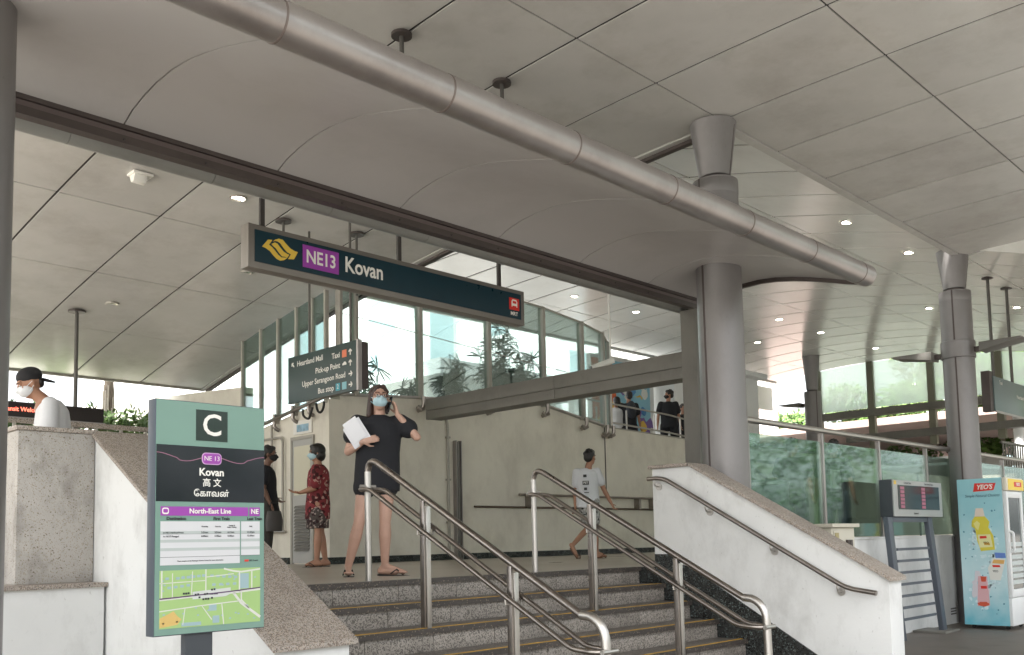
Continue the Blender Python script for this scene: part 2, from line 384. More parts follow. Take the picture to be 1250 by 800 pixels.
for x in (-7.2, -5.4, -3.6, -1.8, 0):
    obj('ledge_slab', MB().box(x, min(x+1.794, 2.818), 6.83, 7.29, .013, .045), M_gran, lw, bevel=.003)
obj('ledge_slab', MB().box(1.8, 2.818, 6.83, 7.29, .013, .045), M_gran, lw, bevel=.003)

# ------------------------------------------------------------------ right wall with coping, plinth
def rz_(y): return .96 if y > 5.06 else .96-.565*(5.06-y)
rw = thing('stair_side_wall', 'white sloping wall on the right of the steps with brown granite coping and dark plinth', 'wall', (7.72, 4.4, -1.12))
obj('wall_body', MB().prism([(3.2, -1.12), (3.2, rz_(3.2)), (5.06, .96), (5.5, .96), (5.5, -.3), (5.5, -1.12)], 'x', 7.6, 7.85), M_wallw, rw, bevel=.004)
for a, b in ((3.17, 4.1), (4.104, 5.06)):
    obj('coping_slab', MB().prism([(a, rz_(a)+.001), (a, rz_(a)+.034), (b, rz_(b)+.034), (b, rz_(b)+.001)], 'x', 7.565, 7.885), M_gran, rw, bevel=.004)
obj('coping_slab', MB().box(7.565, 7.885, 5.064, 5.53, .961, .994), M_gran, rw, bevel=.004)
pl = [(5.49, 0), (5.49, .125), (5.24, .125), (5.20, .03)]+[(5.08-.1*i, -.0-.0595*i) for i in range(0, 19)]
pl += [(3.3, -1.12), (5.49, -1.12)]
obj('plinth', MB().prism(pl, 'x', 7.583, 7.599), M_plinth, rw)
obj('plinth', MB().box(7.59, 7.6205, 5.492, 5.83, -1.11, -.001), M_plinth, rw)
obj('pier_block', MB().box(8.06, 8.5, 5.5, 5.72, 0, 1.02), M_wallw, rw, bevel=.004)
hr = thing('wall_handrail', 'tubular steel handrail fixed along the white sloping wall right of the steps', 'handrail', (7.54, 4.4, 0))
hp = [(7.52, 5.50, .86), (7.52, 5.32, .862), (7.52, 3.52, -.165), (7.52, 3.27, -.20)]
obj('rail', MB().tube(path(hp, .09), .021, 14), M_railst, hr)
for y in (5.42, 4.85, 4.2, 3.6):
    z = .862-(.57*(5.32-y) if y < 5.32 else 0)-.02
    obj('bracket', MB().tube(path([(7.52, y, z), (7.52, y, z-.055), (7.58, y, z-.06)], .035), .008, 8).tube([(7.588, y, z-.06), (7.60, y, z-.06)], .035, 14), M_steel, hr)

# ------------------------------------------------------------------ stair railings in the middle of the flight
def railing(X, label):
    t = thing('stair_railing', label, 'railing', (X, 5.78, 0), 'steel railings on the steps')
    top = lambda y: .88+.537*(y-5.66)
    pts = [(X, 5.80, 0), (X, 5.80, .90), (X, 5.60, .865), (X, 3.66, top(3.66)), (X, 3.50, top(3.66)-.03), (X, 3.50, -1.12)]
    a = [Vector(pts[0])]+bend(pts[0], (X, 5.80, .95), (X, 5.50, top(5.50)), .15)+[Vector((X, 3.70, top(3.70)))]
    obj('top_rail', MB().tube([(X, 5.80, .80)]+a[1:], .0245, 16), M_railst, t)
    obj('end_post', MB().tube([(X, 5.80, 0), (X, 5.80, .83)], .0255, 16), M_steel, t)
    b = [Vector((X, 3.70, top(3.70)))]+bend((X, 3.8, top(3.8)), (X, 3.52, top(3.62)), (X, 3.50, -1.1), .12)+[Vector((X, 3.50, -1.12))]
    obj('end_post', MB().tube(b, .029, 16), M_steel, t)
    lo = lambda y: top(y)-.205
    for s in (-1, 1):
        obj('lower_rail', MB().tube(path([(X+s*.005, 5.87, lo(5.68)+.01), (X+s*.072, 5.80, lo(5.68)+.01), (X+s*.072, 5.68, lo(5.68)), (X+s*.072, 3.72, lo(3.72)), (X+s*.072, 3.56, lo(3.70)), (X+s*.012, 3.50, lo(3.70))], .05), .0175, 12), M_railst, t)
    obj('end_stub', MB().tube([(X-.07, 5.80, lo(5.72)+.01), (X+.07, 5.80, lo(5.72)+.01)], .014, 10), M_steel, t)
    obj('end_stub', MB().tube([(X-.06, 3.50, lo(3.7)), (X+.075, 3.50, lo(3.7))], .017, 10), M_steel, t)
    for y in (5.13, 4.27):
        k = math.ceil((YE-y)/TR-1e-6); zf = -.16*k
        obj('post', MB().box(X-.026, X-.013, y-.012, y+.03, zf, top(y)-.016).box(X-.026, X+.024, y+.0125, y+.03, zf, top(y)-.10), M_railst, t, bevel=.002)
        obj('post_plate', MB().box(X-.010, X+.030, y-.024, y-.009, zf, top(y)-.055), M_steel, t, bevel=.004)
        for s in (-1, 1): obj('rail_bracket', MB().tube([(X+s*.072, y, lo(y)-.005), (X+s*.072, y, lo(y)-.05), (X+s*.012, y, lo(y)-.055)], .007, 8), M_steel, t)
    return t
railing(4.35, 'steel stair railing on the left, in front of the woman on the phone')
railing(6.2, 'steel stair railing on the right, in front of the walker in white')

# ------------------------------------------------------------------ big roofs
def zF(y): return 4.703-.00788*(y-2.948)**2
def zB(y): return 5.85-.019*(y-12.64)**2
XG = [4.94+1.18*k for k in range(-7, 4)]             # ..8.48
RF = [-.3, 1.474, 3.338, 5.086, 6.95, 8.79, 10.63, 12.54, 14.5, 16.44]
def curved(f, x0, x1, y0, y1, up=0, th=.012, n=6):
    b = MB(); vs = []
    for i in range(n+1):
        y = y0+(y1-y0)*i/n; z = f(y)+up
        vs += [(x0, y, z), (x1, y, z), (x1, y, z+th), (x0, y, z+th)]
    fs = [(0, 1, 2, 3), (4*n, 4*n+3, 4*n+2, 4*n+1)]
    for i in range(n):
        o = 4*i
        for a, c in ((0, 1), (1, 2), (2, 3), (3, 0)): fs.append((o+a, o+4+a, o+4+c, o+c))
    return b.add(vs, fs)
def roofpanels(parent, f, xs, rows, key, m, gx=.015, gy=.009, skip=None):
    for j in range(len(rows)-1):
        for i in range(len(xs)-1):
            if skip and skip(xs[i], rows[j]): continue
            wd = xs[i+1]-xs[i]
            mk = lambda: curved(f, gx, wd-gx, rows[j]+gy, rows[j+1]-gy)
            shared('ceiling_panel', (key, j, round(wd, 3)), mk, m, parent, (xs[i], 0, random.uniform(-.0025, .001)), ang=60)
fr = thing('front_canopy_roof', 'low curved canopy of large cream ceiling panels over the steps and the left entrance area', 'roof', (2, 5, 0))
xs1 = XG; xs2 = [8.48+1.18*k for k in range(7)]
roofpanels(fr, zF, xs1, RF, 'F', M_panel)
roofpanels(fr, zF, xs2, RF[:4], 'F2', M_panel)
obj('roof_deck', curved(zF, -3.4, 8.50, -.35, 16.46, up=.014, th=.16, n=24), M_deck, fr, ang=60)
obj('roof_deck', curved(zF, 8.503, 15.6, -.35, 5.16, up=.014, th=.16, n=8), M_deck, fr, ang=60)
obj('edge_trim', curved(zF, 8.50, 15.58, 5.092, 5.19, up=-.012, th=.045, n=1), M_panel, fr)
obj('edge_trim', curved(zF, 8.484, 8.56, 5.20, 16.46, up=-.015, th=.045, n=20), M_panel, fr, ang=60)
obj('edge_trim', curved(zF, 15.601, 15.66, -.36, 5.2, up=-.01, th=.22, n=8), M_panel2, fr, ang=60)
obj('gap_shade_strip', curved(zF, 8.562, 8.64, 5.22, 16.46, up=-.05, th=.20, n=20), M_dark, fr, ang=60)  # dark bar standing in for the shaded gap between the two roofs
obj('end_fascia', MB().box(-3.4, 8.56, 16.465, 16.52, zF(16.46)-.03, zF(16.46)+.2), M_mull, fr)
hb = thing('hall_roof', 'wide vaulted hall roof of narrow pale ceiling panels rising behind the round columns', 'roof', (19, 11, 0))
xsB = [8.48+1.18*k for k in range(19)]
RB = [5.25, 7.07, 8.95, 10.75, 12.7, 14.5, 16.05]
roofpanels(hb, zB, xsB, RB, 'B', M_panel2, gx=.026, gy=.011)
xsC = [15.56+1.18*k for k in range(13)]
roofpanels(hb, zB, xsC, [1.4, 3.3, 5.25], 'B2', M_panel2, gx=.026, gy=.011)
obj('roof_deck', curved(zB, 8.70, 29.75, 5.28, 16.1, up=.014, th=.18, n=24), M_deck, hb, ang=60)
obj('roof_deck', curved(zB, 15.6, 29.75, 1.35, 5.255, up=.014, th=.18, n=6), M_deck, hb, ang=60)
obj('roof_deck', curved(zB, 6.4, 8.699, 6.1, 16.1, up=.014, th=.18, n=12), M_deck, hb, ang=60)  # hidden overlap above the front canopy, added to block sun through the roof gap
obj('end_fascia', MB().box(6.4, 29.8, 16.11, 16.17, zB(16.1)-.05, zB(16.1)+.25), M_panel2, hb)

obj('end_fascia', MB().box(15.67, 29.75, 1.29, 1.345, zB(1.35)-.03, zB(1.35)+.22), M_panel2, hb)
obj('side_trim', curved(zB, 15.50, 15.557, 1.35, 5.08, up=-.01, th=.55, n=8), M_panel2, hb, ang=60)
# downlights
def light_thing(x, y, f, lit, label, r=.10, grp='recessed downlights in the ceiling panels'):
    t = thing('ceiling_light', label, 'ceiling light', (x, y, f(y)), grp)
    z = f(y)
    obj('trim_ring', MB().add(*annulus(x, y, z-.012, z+.01, r*.78, r)), M_lampo, t)
    b = MB(); b.tube([(x, y, z-.004), (x, y, z+.004)], r*.78, 20)
    obj('lamp' if lit else 'reflector', b, M_lampe if lit else mat('dim_reflector', (.75, .72, .62), .15, metal=.9), t)
    return t
def annulus(x, y, z0, z1, r0, r1, n=24):
    vs = []; fs = []
    for i in range(n):
        a = 2*math.pi*i/n; c, s = math.cos(a), math.sin(a)
        vs += [(x+r0*c, y+r0*s, z0), (x+r1*c, y+r1*s, z0), (x+r1*c, y+r1*s, z1), (x+r0*c, y+r0*s, z1)]
    for i in range(n):
        j = (i+1) % n
        for a, b in ((0, 1), (1, 2), (2, 3), (3, 0)): fs.append((4*i+a, 4*j+a, 4*j+b, 4*i+b))
    return vs, fs
G1 = 'recessed downlights in the low left canopy'; G2 = 'recessed downlights in the hall roof'
light_thing(5.45, 9.72, zF, True, 'glowing warm downlight above the left end of the long station sign', grp=G1)
light_thing(5.55, 13.47, zF, False, 'dim chrome downlight in the left canopy, furthest from the sign', grp=G1)
light_thing(6.66, 11.64, zF, False, 'unlit brownish downlight just left of the long sign edge', r=.09, grp=G1).children
for (x, y, lab) in ((13.65, 6.09, 'brightest downlight in the hall roof, just past the end of the silver tube'),
    (15.9, 6.04, 'downlight in the hall roof left of the tall free-standing column capital'),
    (21.88, 11.69, 'small downlight in the hall roof, middle one of the three right of the near column'),
    (24.21, 11.71, 'small downlight in the hall roof, right one of the three right of the near column'),
    (24.02, 13.54, 'small downlight in the hall roof, closest to the near round column'),
    (21.97, 7.96, 'downlight in the hall roof left of the tall free-standing column shaft'),
    (27.53, 11.61, 'tiny downlight in the hall roof above the glass gable mullion'),
    (27.45, 13.5, 'tiny downlight in the hall roof above the farthest column'),
    (21.59, 6.02, 'downlight in the hall roof right of the hanging sign rods'),
    (27.59, 7.91, 'tiny downlight in the hall roof behind the hanging sign rods'),
    (16.13, 13.69, 'downlight seen under the header beam, left one of the pair above the glass screen end'),
    (18.4, 13.65, 'downlight seen under the header beam, right one of the pair above the glass screen end')):
    light_thing(x, y, zB, True, lab, r=.105, grp=G2)

# ------------------------------------------------------------------ round columns
def column(x, y, r, z0, zs, zr, label, collar=None, seam=True, a0=-2.2):
    t = thing('round_column', label, 'column', (x, y, z0), 'round metal-clad columns')
    obj('shaft', MB().tube([(x, y, z0), (x, y, zs)], r, 40), M_colm, t)
    if seam:
        ax, ay = math.cos(a0), math.sin(a0)
        c = Vector((x+ax*r, y+ay*r, 0)); tn = Vector((-ay, ax, 0))
        b = MB(); q = [c+tn*.012+Vector((ax, ay, 0))*.003, c-tn*.012+Vector((ax, ay, 0))*.003, c-tn*.012-Vector((ax, ay, 0))*.01, c+tn*.012-Vector((ax, ay, 0))*.01]
        b.prism([(p.x, p.y) for p in q], 'z', z0, zs-.003); obj('seam_strip', b, M_dark, t)
    if zr:
        obj('neck', MB().tube([(x, y, zs-.05), (x, y, zs+.12)], r*.62, 24), M_dark, t)
        obj('top_band', MB().tube([(x, y, zs-.16), (x, y, zs-.155), (x, y, zs-.02), (x, y, zs)], [r+.001, r+.003, r+.003, r-.01], 40), M_colm, t)
        obj('capital', MB().tube([(x, y, zs+.045), (x, y, zs+.05), (x, y, zr-.02), (x, y, zr+.05)], [r*.66, r*.70, r*1.0, r*1.05], 40), M_colm, t)
        ax, ay = math.cos(-1.75+.35), math.sin(-1.75+.35); tn = Vector((-ay, ax, 0))
        p0 = Vector((x+ax*r*.70, y+ay*r*.70, zs+.05)); p1 = Vector((x+ax*r*1.0, y+ay*r*1.0, zr)); o_ = Vector((ax, ay, 0))*.004
        obj('capital_seam', MB().add([p0+tn*.007+o_, p0-tn*.007+o_, p1-tn*.007+o_, p1+tn*.007+o_, p0+tn*.007-o_*3, p0-tn*.007-o_*3, p1-tn*.007-o_*3, p1+tn*.007-o_*3], [(0, 1, 2, 3), (4, 7, 6, 5), (0, 4, 5, 1), (1, 5, 6, 2), (2, 6, 7, 3), (3, 7, 4, 0)]), M_dark, t)
    if collar:
        obj('collar', MB().tube([(x, y, collar), (x, y, collar+.008), (x, y, collar+.27), (x, y, collar+.278)], [r+.002, r+.02, r+.02, r+.002], 40), M_colm, t)
    return t
column(8.48, 5.20, .235, -.02, 4.02, 4.60, 'big round metal-clad column right of the shutter frame, passing through the curved awning', a0=-3.35)
column(1.37, 5.19, .235, -1.12, 3.2, None, 'round grey column cut by the left edge of the picture', a0=2.0)
column(15.56, 5.24, .235, -1.12, 4.10, 4.72, 'tall free-standing round column with a collar and two blade lights, behind the drinks fridge', collar=3.02, a0=-3.0)
column(27.25, 13.55, .25, 0, 4.72, 5.78, 'farthest round column, standing before the glass gable wall')
def blade(x, y, z, dy, label, L=.62):
    t = thing('wall_washer_light', label, 'light fitting', (x, y, z), 'blade shaped light fittings on columns')
    s = 1 if dy > 0 else -1
    obj('arm', MB().box(x-.04, x+.04, y, y+s*.12, z-.06, z+.02), M_dark, t, bevel=.006)
    y1 = y+s*.12; b = MB()
    b.add([(x-.16, y1, z+.06), (x+.16, y1, z+.06), (x+.16, y1, z-.08), (x-.16, y1, z-.08), (x-.22, y1+s*L, z+.05), (x+.22, y1+s*L, z+.05), (x+.22, y1+s*L, z+.03), (x-.22, y1+s*L, z+.03)],
          [(0, 1, 2, 3), (4, 7, 6, 5), (0, 4, 5, 1), (1, 5, 6, 2), (2, 6, 7, 3), (3, 7, 4, 0)])
    obj('housing', b, mat('fitting_grey', (.16, .155, .14), .5), t, bevel=.004)
blade(15.56, 5.48, 3.12, 1, 'blade light fitting on the left of the free-standing column')
blade(15.56, 5.0, 3.16, -1, 'blade light fitting on the right of the free-standing column')
blade(27.25, 13.8, 4.35, 1, 'small blade light fitting on the farthest column', L=.7)

# ------------------------------------------------------------------ shutter portal
pf = thing('shutter_portal', 'dark rolling-shutter frame across the entrance, header beam and right jamb', 'shutter frame', (5, 5.9, 0))
hx0, hx1 = 1.2, 9.10
obj('header_track', MB().box(hx0, hx1, 5.80, 5.86, 2.955, 3.0), M_dark, pf)
obj('header_track', MB().box(hx0, hx1, 5.815, 5.87, 2.915, 2.952), mat('track_rose_grey', (.16, .13, .125), .4, metal=.5, var=.1), pf)
obj('header_track', MB().box(hx0, hx1, 5.80, 5.88, 2.86, 2.912), M_dark, pf)
obj('header_box', MB().box(hx0, hx1, 5.90, 6.10, 2.97, 3.06), M_dark, pf)
for i in range(8):
    a = hx0+i*(hx1-hx0)/8; obj('header_tube', MB().tube([(a+.002, 6.04, 2.93), (a+(hx1-hx0)/8-.002, 6.04, 2.93)], .075, 20), mat('header_silver', (.26, .265, .25), .45, metal=.3, var=.15, scale=3), pf)
for x in [2.45+.56*i for i in range(11)]:
    shared('bolt', 'bolt', lambda: MB().tube([(0, -.006, 0), (0, .002, 0)], .009, 8), M_blackm, pf, (x, 5.80, 2.885))
obj('jamb', MB().box(8.93, 9.02, 5.80, 6.00, 0, 2.86), M_gird, pf, bevel=.004)
obj('jamb_channel', MB().box(9.024, 9.07, 5.83, 6.0, 0, 3.0), M_blackm, pf)
obj('guide_rail', MB().box(9.075, 9.15, 5.76, 6.0, 0, 3.0), M_gird, pf, bevel=.004)
obj('guide_rail', MB().box(9.155, 9.19, 5.80, 5.98, 0, 3.0), M_alu, pf, bevel=.004)
obj('guide_rail', MB().box(9.195, 9.32, 5.79, 6.0, 0, 3.0), M_gird, pf, bevel=.004)
gd = thing('cross_girder', 'heavy grey-brown boxed girder running from the shutter jamb back to the cream wall', 'girder', (9.6, 8.6, 2.2))
for a, b in ((6.1, 8.55), (8.556, 11.28)):
    obj('girder_panel', MB().box(9.60, 9.66, a, b, 2.365, 2.55), M_gird, gd, bevel=.003)
    obj('girder_panel', MB().box(9.605, 9.66, a, b, 2.225, 2.36), M_gird, gd, bevel=.003)
obj('girder_core', MB().box(9.662, 9.92, 6.1, 11.28, 2.23, 2.54), M_gird, gd)
# ------------------------------------------------------------------ awning
AX = [-1.0, .2, 1.33, 2.45, 3.57, 4.70, 5.82, 6.94, 8.06, 9.2]
AP = [(5.80, 2.985), (5.68, 3.035), (5.52, 3.07), (5.34, 3.092), (5.14, 3.096), (4.94, 3.078), (4.74, 3.042), (4.54, 2.995), (4.34, 2.94), (4.16, 2.885), (4.05, 2.86)]
def aw_sheet(x0, x1, up, th):
    vs = []; fs = []
    for y, z in AP: vs += [(x0, y, z+up), (x1, y, z+up), (x1, y, z+up+th), (x0, y, z+up+th)]
    n = len(AP)-1; fs = [(0, 1, 2, 3), (4*n, 4*n+3, 4*n+2, 4*n+1)]
    for i in range(n):
        for a, c in ((0, 1), (1, 2), (2, 3), (3, 0)): fs.append((4*i+a, 4*i+4+a, 4*i+4+c, 4*i+c))
    return MB().add(vs, fs)
aw = thing('entrance_awning', 'curved grey metal awning soffit between the shutter header and the silver tube', 'awning', (4, 5, 2.9))
for i in range(len(AX)-1):
    shared('soffit_panel', ('aw', round(AX[i+1]-AX[i], 2)), lambda: aw_sheet(.005, AX[i+1]-AX[i]-.005, 0, .012), M_awn, aw, (AX[i], 0, 0), ang=60)
obj('awning_skin', aw_sheet(-1, 9.2, .016, .02), mat('awning_gap', (.17, .16, .15), .8), aw, ang=60)
obj('end_trim', aw_sheet(9.205, 9.25, -.04, .085), M_dark, aw, ang=60)
tb = thing('awning_edge_tube', 'long silver tube along the front edge of the awning, jointed in sections', 'pipe', (4, 4.05, 2.82))
TX = [-1.0, .2, 1.33, 2.45, 3.57, 4.70, 5.82, 6.94, 8.06, 9.12, 9.34]
for i in range(len(TX)-1):
    obj('tube_section', MB().tube([(TX[i]+.003, 4.0, 2.92), (TX[i+1]-.003, 4.0, 2.92)], .112, 36), M_alu, tb)
    if i: obj('joint_ring', MB().tube([(TX[i]-.006, 4.0, 2.92), (TX[i]+.006, 4.0, 2.92)], .1145, 36), mat('joint_dark', (.20, .165, .15), .5, metal=.5), tb)
b = MB(); random.seed(3)
for i in range(150):
    x = random.uniform(2, 9.2); b.ell((x, 4.0+random.uniform(-.03, .0), 3.03), (.010, .010, .006), 6, 4)
o = obj('drip_bead', b, M_dark, tb); o['kind'] = 'stuff'
obj('end_bolt', MB().tube([(9.34, 4.0, 2.90), (9.36, 4.0, 2.90)], .015, 10), M_steel, tb)
def hanger(x, y, z0, z1, r, label, cap=.07, sq=False, grp='ceiling hanger rods'):
    t = thing('hanger_rod', label, 'hanger rod', (x, y, z0), grp)
    if sq: obj('rod', MB().box(x-r, x+r, y-r*.6, y+r*.6, z0, z1), M_blackm, t)
    else: obj('rod', MB().tube([(x, y, z0), (x, y, z1)], r, 10), mat('grey_rod', (.12, .115, .105), .45, metal=.5), t)
    if cap: obj('ceiling_disc', MB().tube([(x, y, z1-.03), (x, y, z1-.004)], cap, 20), M_dark, t)
hanger(4.91, 6.02, 3.06, zF(6.02), .020, 'upper left rod above the silver tube with a dark ceiling disc', cap=.09)
hanger(6.13, 6.03, 3.06, zF(6.03), .020, 'upper right rod above the silver tube with a dark ceiling disc', cap=.09)
hanger(2.43, 4.0, 3.03, zF(4.0), .014, 'rod at the very top left carrying the silver tube joint', cap=.05)
hanger(5.22, 13.9, 0, zF(13.9), .028, 'slim post standing behind the man in the cap, up to the canopy', cap=.12, grp='posts at the left opening')
hanger(4.15, 13.9, 0, zF(13.9), .024, 'slim dark post beside the left column, up to the canopy', cap=.08, grp='posts at the left opening')
hanger(7.2, 9.8, 3.5, zF(9.8), .016, 'short hanger stub behind the long sign, right one', cap=.10, grp='hanger stubs behind the sign')
hanger(6.20, 9.95, 3.6, zF(9.95), .016, 'short hanger stub behind the long sign, left one', cap=.10, grp='hanger stubs behind the sign')
# ------------------------------------------------------------------ station name sign
XR_, ZU = (1, 0, 0), (0, 0, 1)
sg = thing('station_sign', 'long dark teal hanging station name sign reading NE13 Kovan, above the stairs', 'station sign', (5.2, 6.46, 2.435))
obj('sign_body', MB().box(3.68, 6.77, 6.405, 6.52, 2.437, 2.785), M_grey, sg, bevel=.006)
obj('sign_face', MB().box(3.735, 6.715, 6.398, 6.41, 2.487, 2.742), M_navy, sg)
obj('purple_panel', MB().box(4.165, 4.515, 6.394, 6.3975, 2.527, 2.712), M_purple, sg)
text('lettering', 'NE13', .150, (4.34, 6.3925, 2.617), XR_, ZU, M_white, sg, 'CENTER', bold=.003, xs=.86)
text('lettering', 'Kovan', .185, (4.575, 6.3965, 2.625), XR_, ZU, M_white, sg, 'LEFT', bold=.0035, xs=.86)
def ribbon(pts, wd, y, th=.004):
    # vertical-offset band along pts (x,z)
    up = [(x, z+wd/2) for x, z in pts]; dn = [(x, z-wd/2) for x, z in pts][::-1]
    return MB().prism(up+dn, 'y', y-th, y)
def logo(x, z, s, y):
    L1 = [(0, .66), (.10, .80), (.30, .80), (.24, .66), (.30, .52), (.44, .30), (.60, .14), (.74, .08), (.84, .14), (.68, .0), (.50, .0), (.34, .12), (.20, .34), (.10, .54)]
    L2 = [(1-a, .86-b) for a, b in L1]
    b = MB()
    for L_ in (L1, L2): b.prism([(x+a*s, z+c*s*.78) for a, c in L_], 'y', y-.003, y)
    return b
def band(pts, wd): # thick polyline in 2d
    out = []; n = len(pts); L_ = []; R2 = []
    for i, (a, c) in enumerate(pts):
        if i == 0: dx, dz = pts[1][0]-a, pts[1][1]-c
        elif i == n-1: dx, dz = a-pts[i-1][0], c-pts[i-1][1]
        else: dx, dz = pts[i+1][0]-pts[i-1][0], pts[i+1][1]-pts[i-1][1]
        l = math.hypot(dx, dz); nx, nz = -dz/l*wd/2, dx/l*wd/2
        L_.append((a+nx, c+nz)); R2.append((a-nx, c-nz))
    return L_, R2
def strip(pts, wd, y, th=.003, ax='y', f=None):
    L_, R2 = band(pts, wd); b = MB()
    for i in range(len(pts)-1):
        q = [L_[i], L_[i+1], R2[i+1], R2[i]]
        b.prism(q, ax, y-th, y)
    return b
P1_ = [(3.795, 2.615), (3.846, 2.681), (3.885, 2.686), (3.856, 2.641), (3.882, 2.629), (3.911, 2.605), (3.94, 2.577), (3.966, 2.563), (3.999, 2.568), (4.019, 2.566), (3.989, 2.544), (3.956, 2.534), (3.924, 2.542), (3.894, 2.565), (3.862, 2.594), (3.827, 2.609)]
P2_ = [(3.878, 2.653), (3.907, 2.671), (3.93, 2.667), (3.956, 2.641), (3.986, 2.615), (4.015, 2.603), (4.04, 2.598), (4.019, 2.569), (3.999, 2.574), (3.973, 2.572), (3.946, 2.595), (3.917, 2.625), (3.888, 2.642)]
P3_ = [(3.889, 2.674), (3.911, 2.695), (3.943, 2.71), (3.979, 2.708), (4.009, 2.682), (4.049, 2.652), (4.089, 2.639), (4.119, 2.636), (4.082, 2.57), (4.029, 2.562), (4.055, 2.606), (4.019, 2.616), (3.986, 2.643), (3.956, 2.676), (3.933, 2.685), (3.911, 2.684)]
for P_ in (P1_, P2_, P3_): obj('arrow_logo', MB().prism(P_, 'y', 6.3945, 6.3975), M_yellow, sg, smooth=False)
obj('train_emblem', MB().box(6.545, 6.685, 6.394, 6.3975, 2.570, 2.690), M_red, sg)
obj('train_icon', MB().prism([(6.575, 2.60), (6.575, 2.655), (6.59, 2.675), (6.64, 2.675), (6.655, 2.655), (6.655, 2.60), (6.645, 2.60), (6.645, 2.612), (6.585, 2.612), (6.585, 2.60)], 'y', 6.3915, 6.394), M_white, sg)
obj('train_window', MB().box(6.59, 6.64, 6.390, 6.3913, 2.635, 2.660), M_red, sg)
text('lettering', 'MRT', .052, (6.615, 6.3965, 2.532), XR_, ZU, M_white, sg, 'CENTER', bold=.001)
for x, l in ((3.83, 'left flat rod carrying the long station sign'), (5.21, 'middle flat rod carrying the long station sign'), (6.47, 'right flat rod carrying the long station sign')):
    hanger(x, 6.46, 2.786, zF(6.46), .020, l, cap=0, sq=True, grp='rods carrying the station sign')
# ------------------------------------------------------------------ direction sign
D_ = (0, -1, 0)
dg_ = thing('direction_sign', 'dark green hanging direction sign to mall, taxi, pick-up point and bus stop', 'direction sign', (6.66, 9.7, 2.10))
obj('sign_body', MB().box(6.60, 6.65, 9.0, 10.48, 2.105, 2.705), M_dirsign, dg_, bevel=.004)
obj('end_cap', MB().box(6.597, 6.655, 8.965, 9.002, 2.10, 2.71), M_alu, dg_)
obj('back_box', MB().box(6.66, 6.74, 8.955, 10.40, 2.125, 2.685), M_dark, dg_, bevel=.004)
fx = 6.597
text('lettering', 'Heartland Mall', .098, (fx, 10.27, 2.595), D_, ZU, M_white, dg_, 'LEFT', bold=.001)
for s_, y, z in (('Taxi', 9.33, 2.575), ('Pick-up Point', 9.33, 2.445), ('Upper Serangoon Road', 9.22, 2.315), ('Bus stop', 9.46, 2.185)):
    text('lettering', s_, .098, (fx, y, z), D_, ZU, M_white, dg_, 'RIGHT', bold=.001)
def arrow(y, z, up, parent):
    b = MB(); d = .035
    def seg(a, c):
        dx, dz = c[0]-a[0], c[1]-a[1]; l = math.hypot(dx, dz); nx, nz = -dz/l*.008, dx/l*.008
        b.prism([(a[0]+nx, a[1]+nz), (c[0]+nx, c[1]+nz), (c[0]-nx, c[1]-nz), (a[0]-nx, a[1]-nz)], 'x', fx-.002, fx+.001)
    if up == 'u': seg((y, z-d), (y, z+d)); seg((y, z+d), (y+.03, z+.008)); seg((y, z+d), (y-.03, z+.008))
    elif up == 'r': seg((y+d, z), (y-d, z)); seg((y-d, z), (y-.005, z+.03)); seg((y-d, z), (y-.005, z-.03))
    else: seg((y-d*.7, z-d*.7), (y+d*.7, z+d*.7)); seg((y+d*.7, z+d*.7), (y-.012, z+d*.7)); seg((y+d*.7, z+d*.7), (y+d*.7, z-.014))
    obj('arrow', b, M_white, parent, smooth=False)
arrow(9.12, 2.575, 'u', dg_); arrow(9.12, 2.445, 'u', dg_); arrow(9.12, 2.315, 'r', dg_); arrow(9.12, 2.185, 'r', dg_); arrow(10.36, 2.595, 'q', dg_)
obj('taxi_symbol', MB().box(fx-.002, fx+.001, 9.195, 9.285, 2.53, 2.62), mat('print_orange', (.70, .20, .10), .5), dg_)
obj('car_symbol', MB().prism([(9.20, 2.435), (9.28, 2.435), (9.28, 2.455), (9.26, 2.46), (9.25, 2.475), (9.22, 2.475), (9.20, 2.455)], 'x', fx-.002, fx+.001), M_white, dg_)
obj('stop_symbol', MB().box(fx-.002, fx+.001, 9.33, 9.42, 2.14, 2.23), mat('print_cyan', (.05, .33, .42), .5), dg_)
text('lettering', '2', .08, (fx-.003, 9.375, 2.187), D_, ZU, M_white, dg_, 'CENTER')
obj('bus_symbol', MB().box(fx-.002, fx+.001, 9.20, 9.29, 2.14, 2.23).box(fx-.003, fx-.002, 9.22, 9.27, 2.17, 2.21), mat('print_cyan2', (.25, .50, .55), .5), dg_)
for y, l in ((10.08, 'left thin rod of the hanging direction sign'), (9.2, 'right thin rod of the hanging direction sign')):
    hanger(6.66, y, 2.71, zF(y), .016, l, cap=0, grp='rods carrying the direction sign')

# ------------------------------------------------------------------ station pylon
py = thing('station_pylon', 'mint green and black station pylon with letter C, train times and area map', 'pylon sign', (2.27, 4.35, -1.12))
obj('sign_case', MB().box(1.982, 2.566, 4.300, 4.375, -.135, .99), mat('pylon_slate', (.075, .09, .11), .4, metal=.3), py, bevel=.004)
obj('mint_face', MB().box(1.988, 2.562, 4.2965, 4.3005, -.13, .986), M_mint, py)
obj('support_post', MB().box(2.15, 2.29, 4.315, 4.36, -1.12, -.136), M_charcoal, py)
F0 = 4.2962
obj('letter_panel', MB().box(2.187, 2.355, F0-.0015, F0, .800, .953), mat('panel_deep_green', (.012, .028, .020), .2), py)
text('lettering', 'C', .150, (2.271, F0-.003, .875), XR_, ZU, M_white, py, 'CENTER', bold=.002)
obj('name_panel', MB().box(1.9885, 2.5615, F0-.0015, F0, .500, .771), M_black, py)
wv = [(1.989+i*.573/40, .715+.014*math.cos(2*math.pi*(i/40.)*2.0)+(.004 if i < 8 or i > 32 else -.004)) for i in range(41)]
